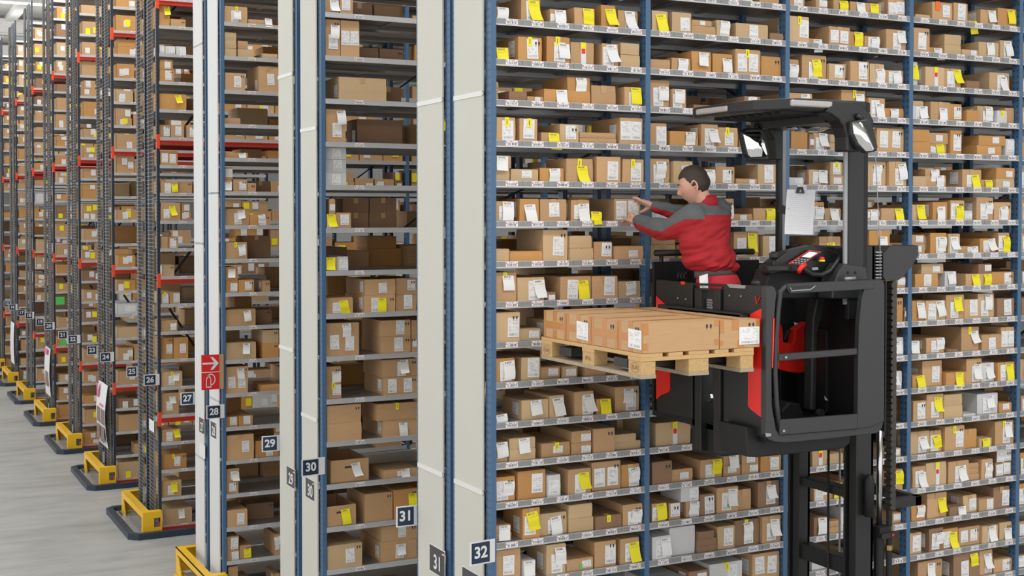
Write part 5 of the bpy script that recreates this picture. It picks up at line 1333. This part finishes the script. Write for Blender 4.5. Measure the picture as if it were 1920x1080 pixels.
limb(b, [RS+(NB-RS)*.1, RS.lerp(RE, .5), RE, RE.lerp(RW, .5), RW-(RW-RE).normalized()*.02], [.09, .078, .066, .056, .044], 16, 3)
jk = b.build('jacket', M_JRED, person, PO_); me = remesh(jk, .0075, 4)
# cloth folds as real relief
nrm_ = [v.normal.copy() for v in me.vertices]
for v, nn in zip(me.vertices, nrm_):
    w_ = v.co+PO_; p = Vector((w_.x*5.0+w_.z*2, w_.y*4, w_.z*13-w_.x*6))
    k = (abs(noise.noise(p))-.25)*.034+noise.noise(p*2.3+Vector((5, 1, 2)))*.008
    low = max(0, min(1, (4.40-w_.z)/.25)); v.co += nn*k*(.45+.9*low)
me.materials.clear(); me.materials.append(M_JRED); me.materials.append(M_JGREY)
def nearest(p, A, B): d = B-A; t = max(0, min(1, (p-A).dot(d)/d.length_squared)); q = A+d*t; return (p-q), t
for p in me.polygons:
    c = p.center+PO_; best = 9; mi = 0
    for A, B in ((LS, LE), (LE, LW), (RS, RE), (RE, RW)):
        dv, t = nearest(c, A, B)
        if dv.length < best: best = dv.length; hv = dv.dot(UP); tt = t; seg = (A, B)
    cen = NB.lerp(pel, .25); tor = Vector(((c-cen).dot(ST_), 0, 0)).length < .17 and (c-cen).dot(FT) < .17 and not (best < .075 and (c-cen).dot(FT) > .10)
    if tor: mi = 1 if c.z > 4.455 else 0
    else: mi = 1 if hv > -.004 else 0
    p.material_index = mi
bpy.context.view_layer.update()
b = MB()   # knitted cuffs
for E_, W_, r_ in ((LE, LW, .040), (RE, RW, .036)):
    d = (W_-E_).normalized(); b.tube([W_-d*.055, W_-d*.04, W_-d*.0, W_+d*.008], [r_*1.2, r_*1.12, r_, r_*.9], 16)
b.build('cuffs', M_JGREY, person, PO_, smooth=True)
b = MB(); cc = NB+UP*.0
tl = (UP+FT*.25).normalized(); vv = ST_.cross(tl).normalized()
loft(b, [(cc-UP*.03, ST_, .088, vv, .078), (cc+UP*.02-FT*.0, ST_, .078, vv, .072), (cc+UP*.052+FT*.008, ST_, .072, vv, .068)], 24)
col_ = b.build('collar', M_JRED, person, PO_, smooth=True); b2 = MB()
# belt and trousers
b = MB(); loft(b, [(PD(1343, 519, 8.42)+FT*.01, ST_, .150, (FT-UP*.12).normalized(), .122), (PD(1341, 512, 8.42), ST_, .152, (FT-UP*.12).normalized(), .124), (PD(1340, 505, 8.42), ST_, .150, (FT-UP*.12).normalized(), .122)], 28); b.build('belt', M_BELT, person, PO_, smooth=True)
b = MB(); loft(b, [(pel-UP*.10, ST_, .17, FT, .13), (pel, ST_, .17, FT, .14), (PD(1347, 530, 8.43), ST_, .162, FT, .138), (PD(1344, 514, 8.42), ST_, .145, FT, .118)], 24)
for hp_, fx in ((hipL, .02), (hipR, -.02)):
    kn = hp_+Vector((fx, .0, -.42)); an = Vector((kn.x, kn.y-.01, zt0+.10)); limb(b, [hp_-UP*.05, kn, an], [.10, .078, .068], 14)
tz = b.build('trousers', M_TRED, person, PO_); remesh(tz, .009, 3)
b = MB(); p0 = PD(1319, 534, 8.26); b.prism([PD(1311, 518, 8.275), PD(1327, 513, 8.262), PD(1328, 545, 8.25), PD(1313, 545, 8.255)], fwd_*.01); b.build('pale_patch', M_WHITE, person, PO_)
b = MB()
for hp_, fx in ((hipL, .02), (hipR, -.02)):
    c = Vector((hp_.x+fx, hp_.y-.01, zt0)); loft(b, [(c+FT*.06, ST_, .048, FT, .13), (c+FT*.06+UP*.03, ST_, .05, FT, .13), (c+FT*.04+UP*.07, ST_, .045, FT, .09), (c+UP*.12, ST_, .045, FT, .05)], 16)
b.build('shoes', M_BLK2, person, PO_, smooth=True)
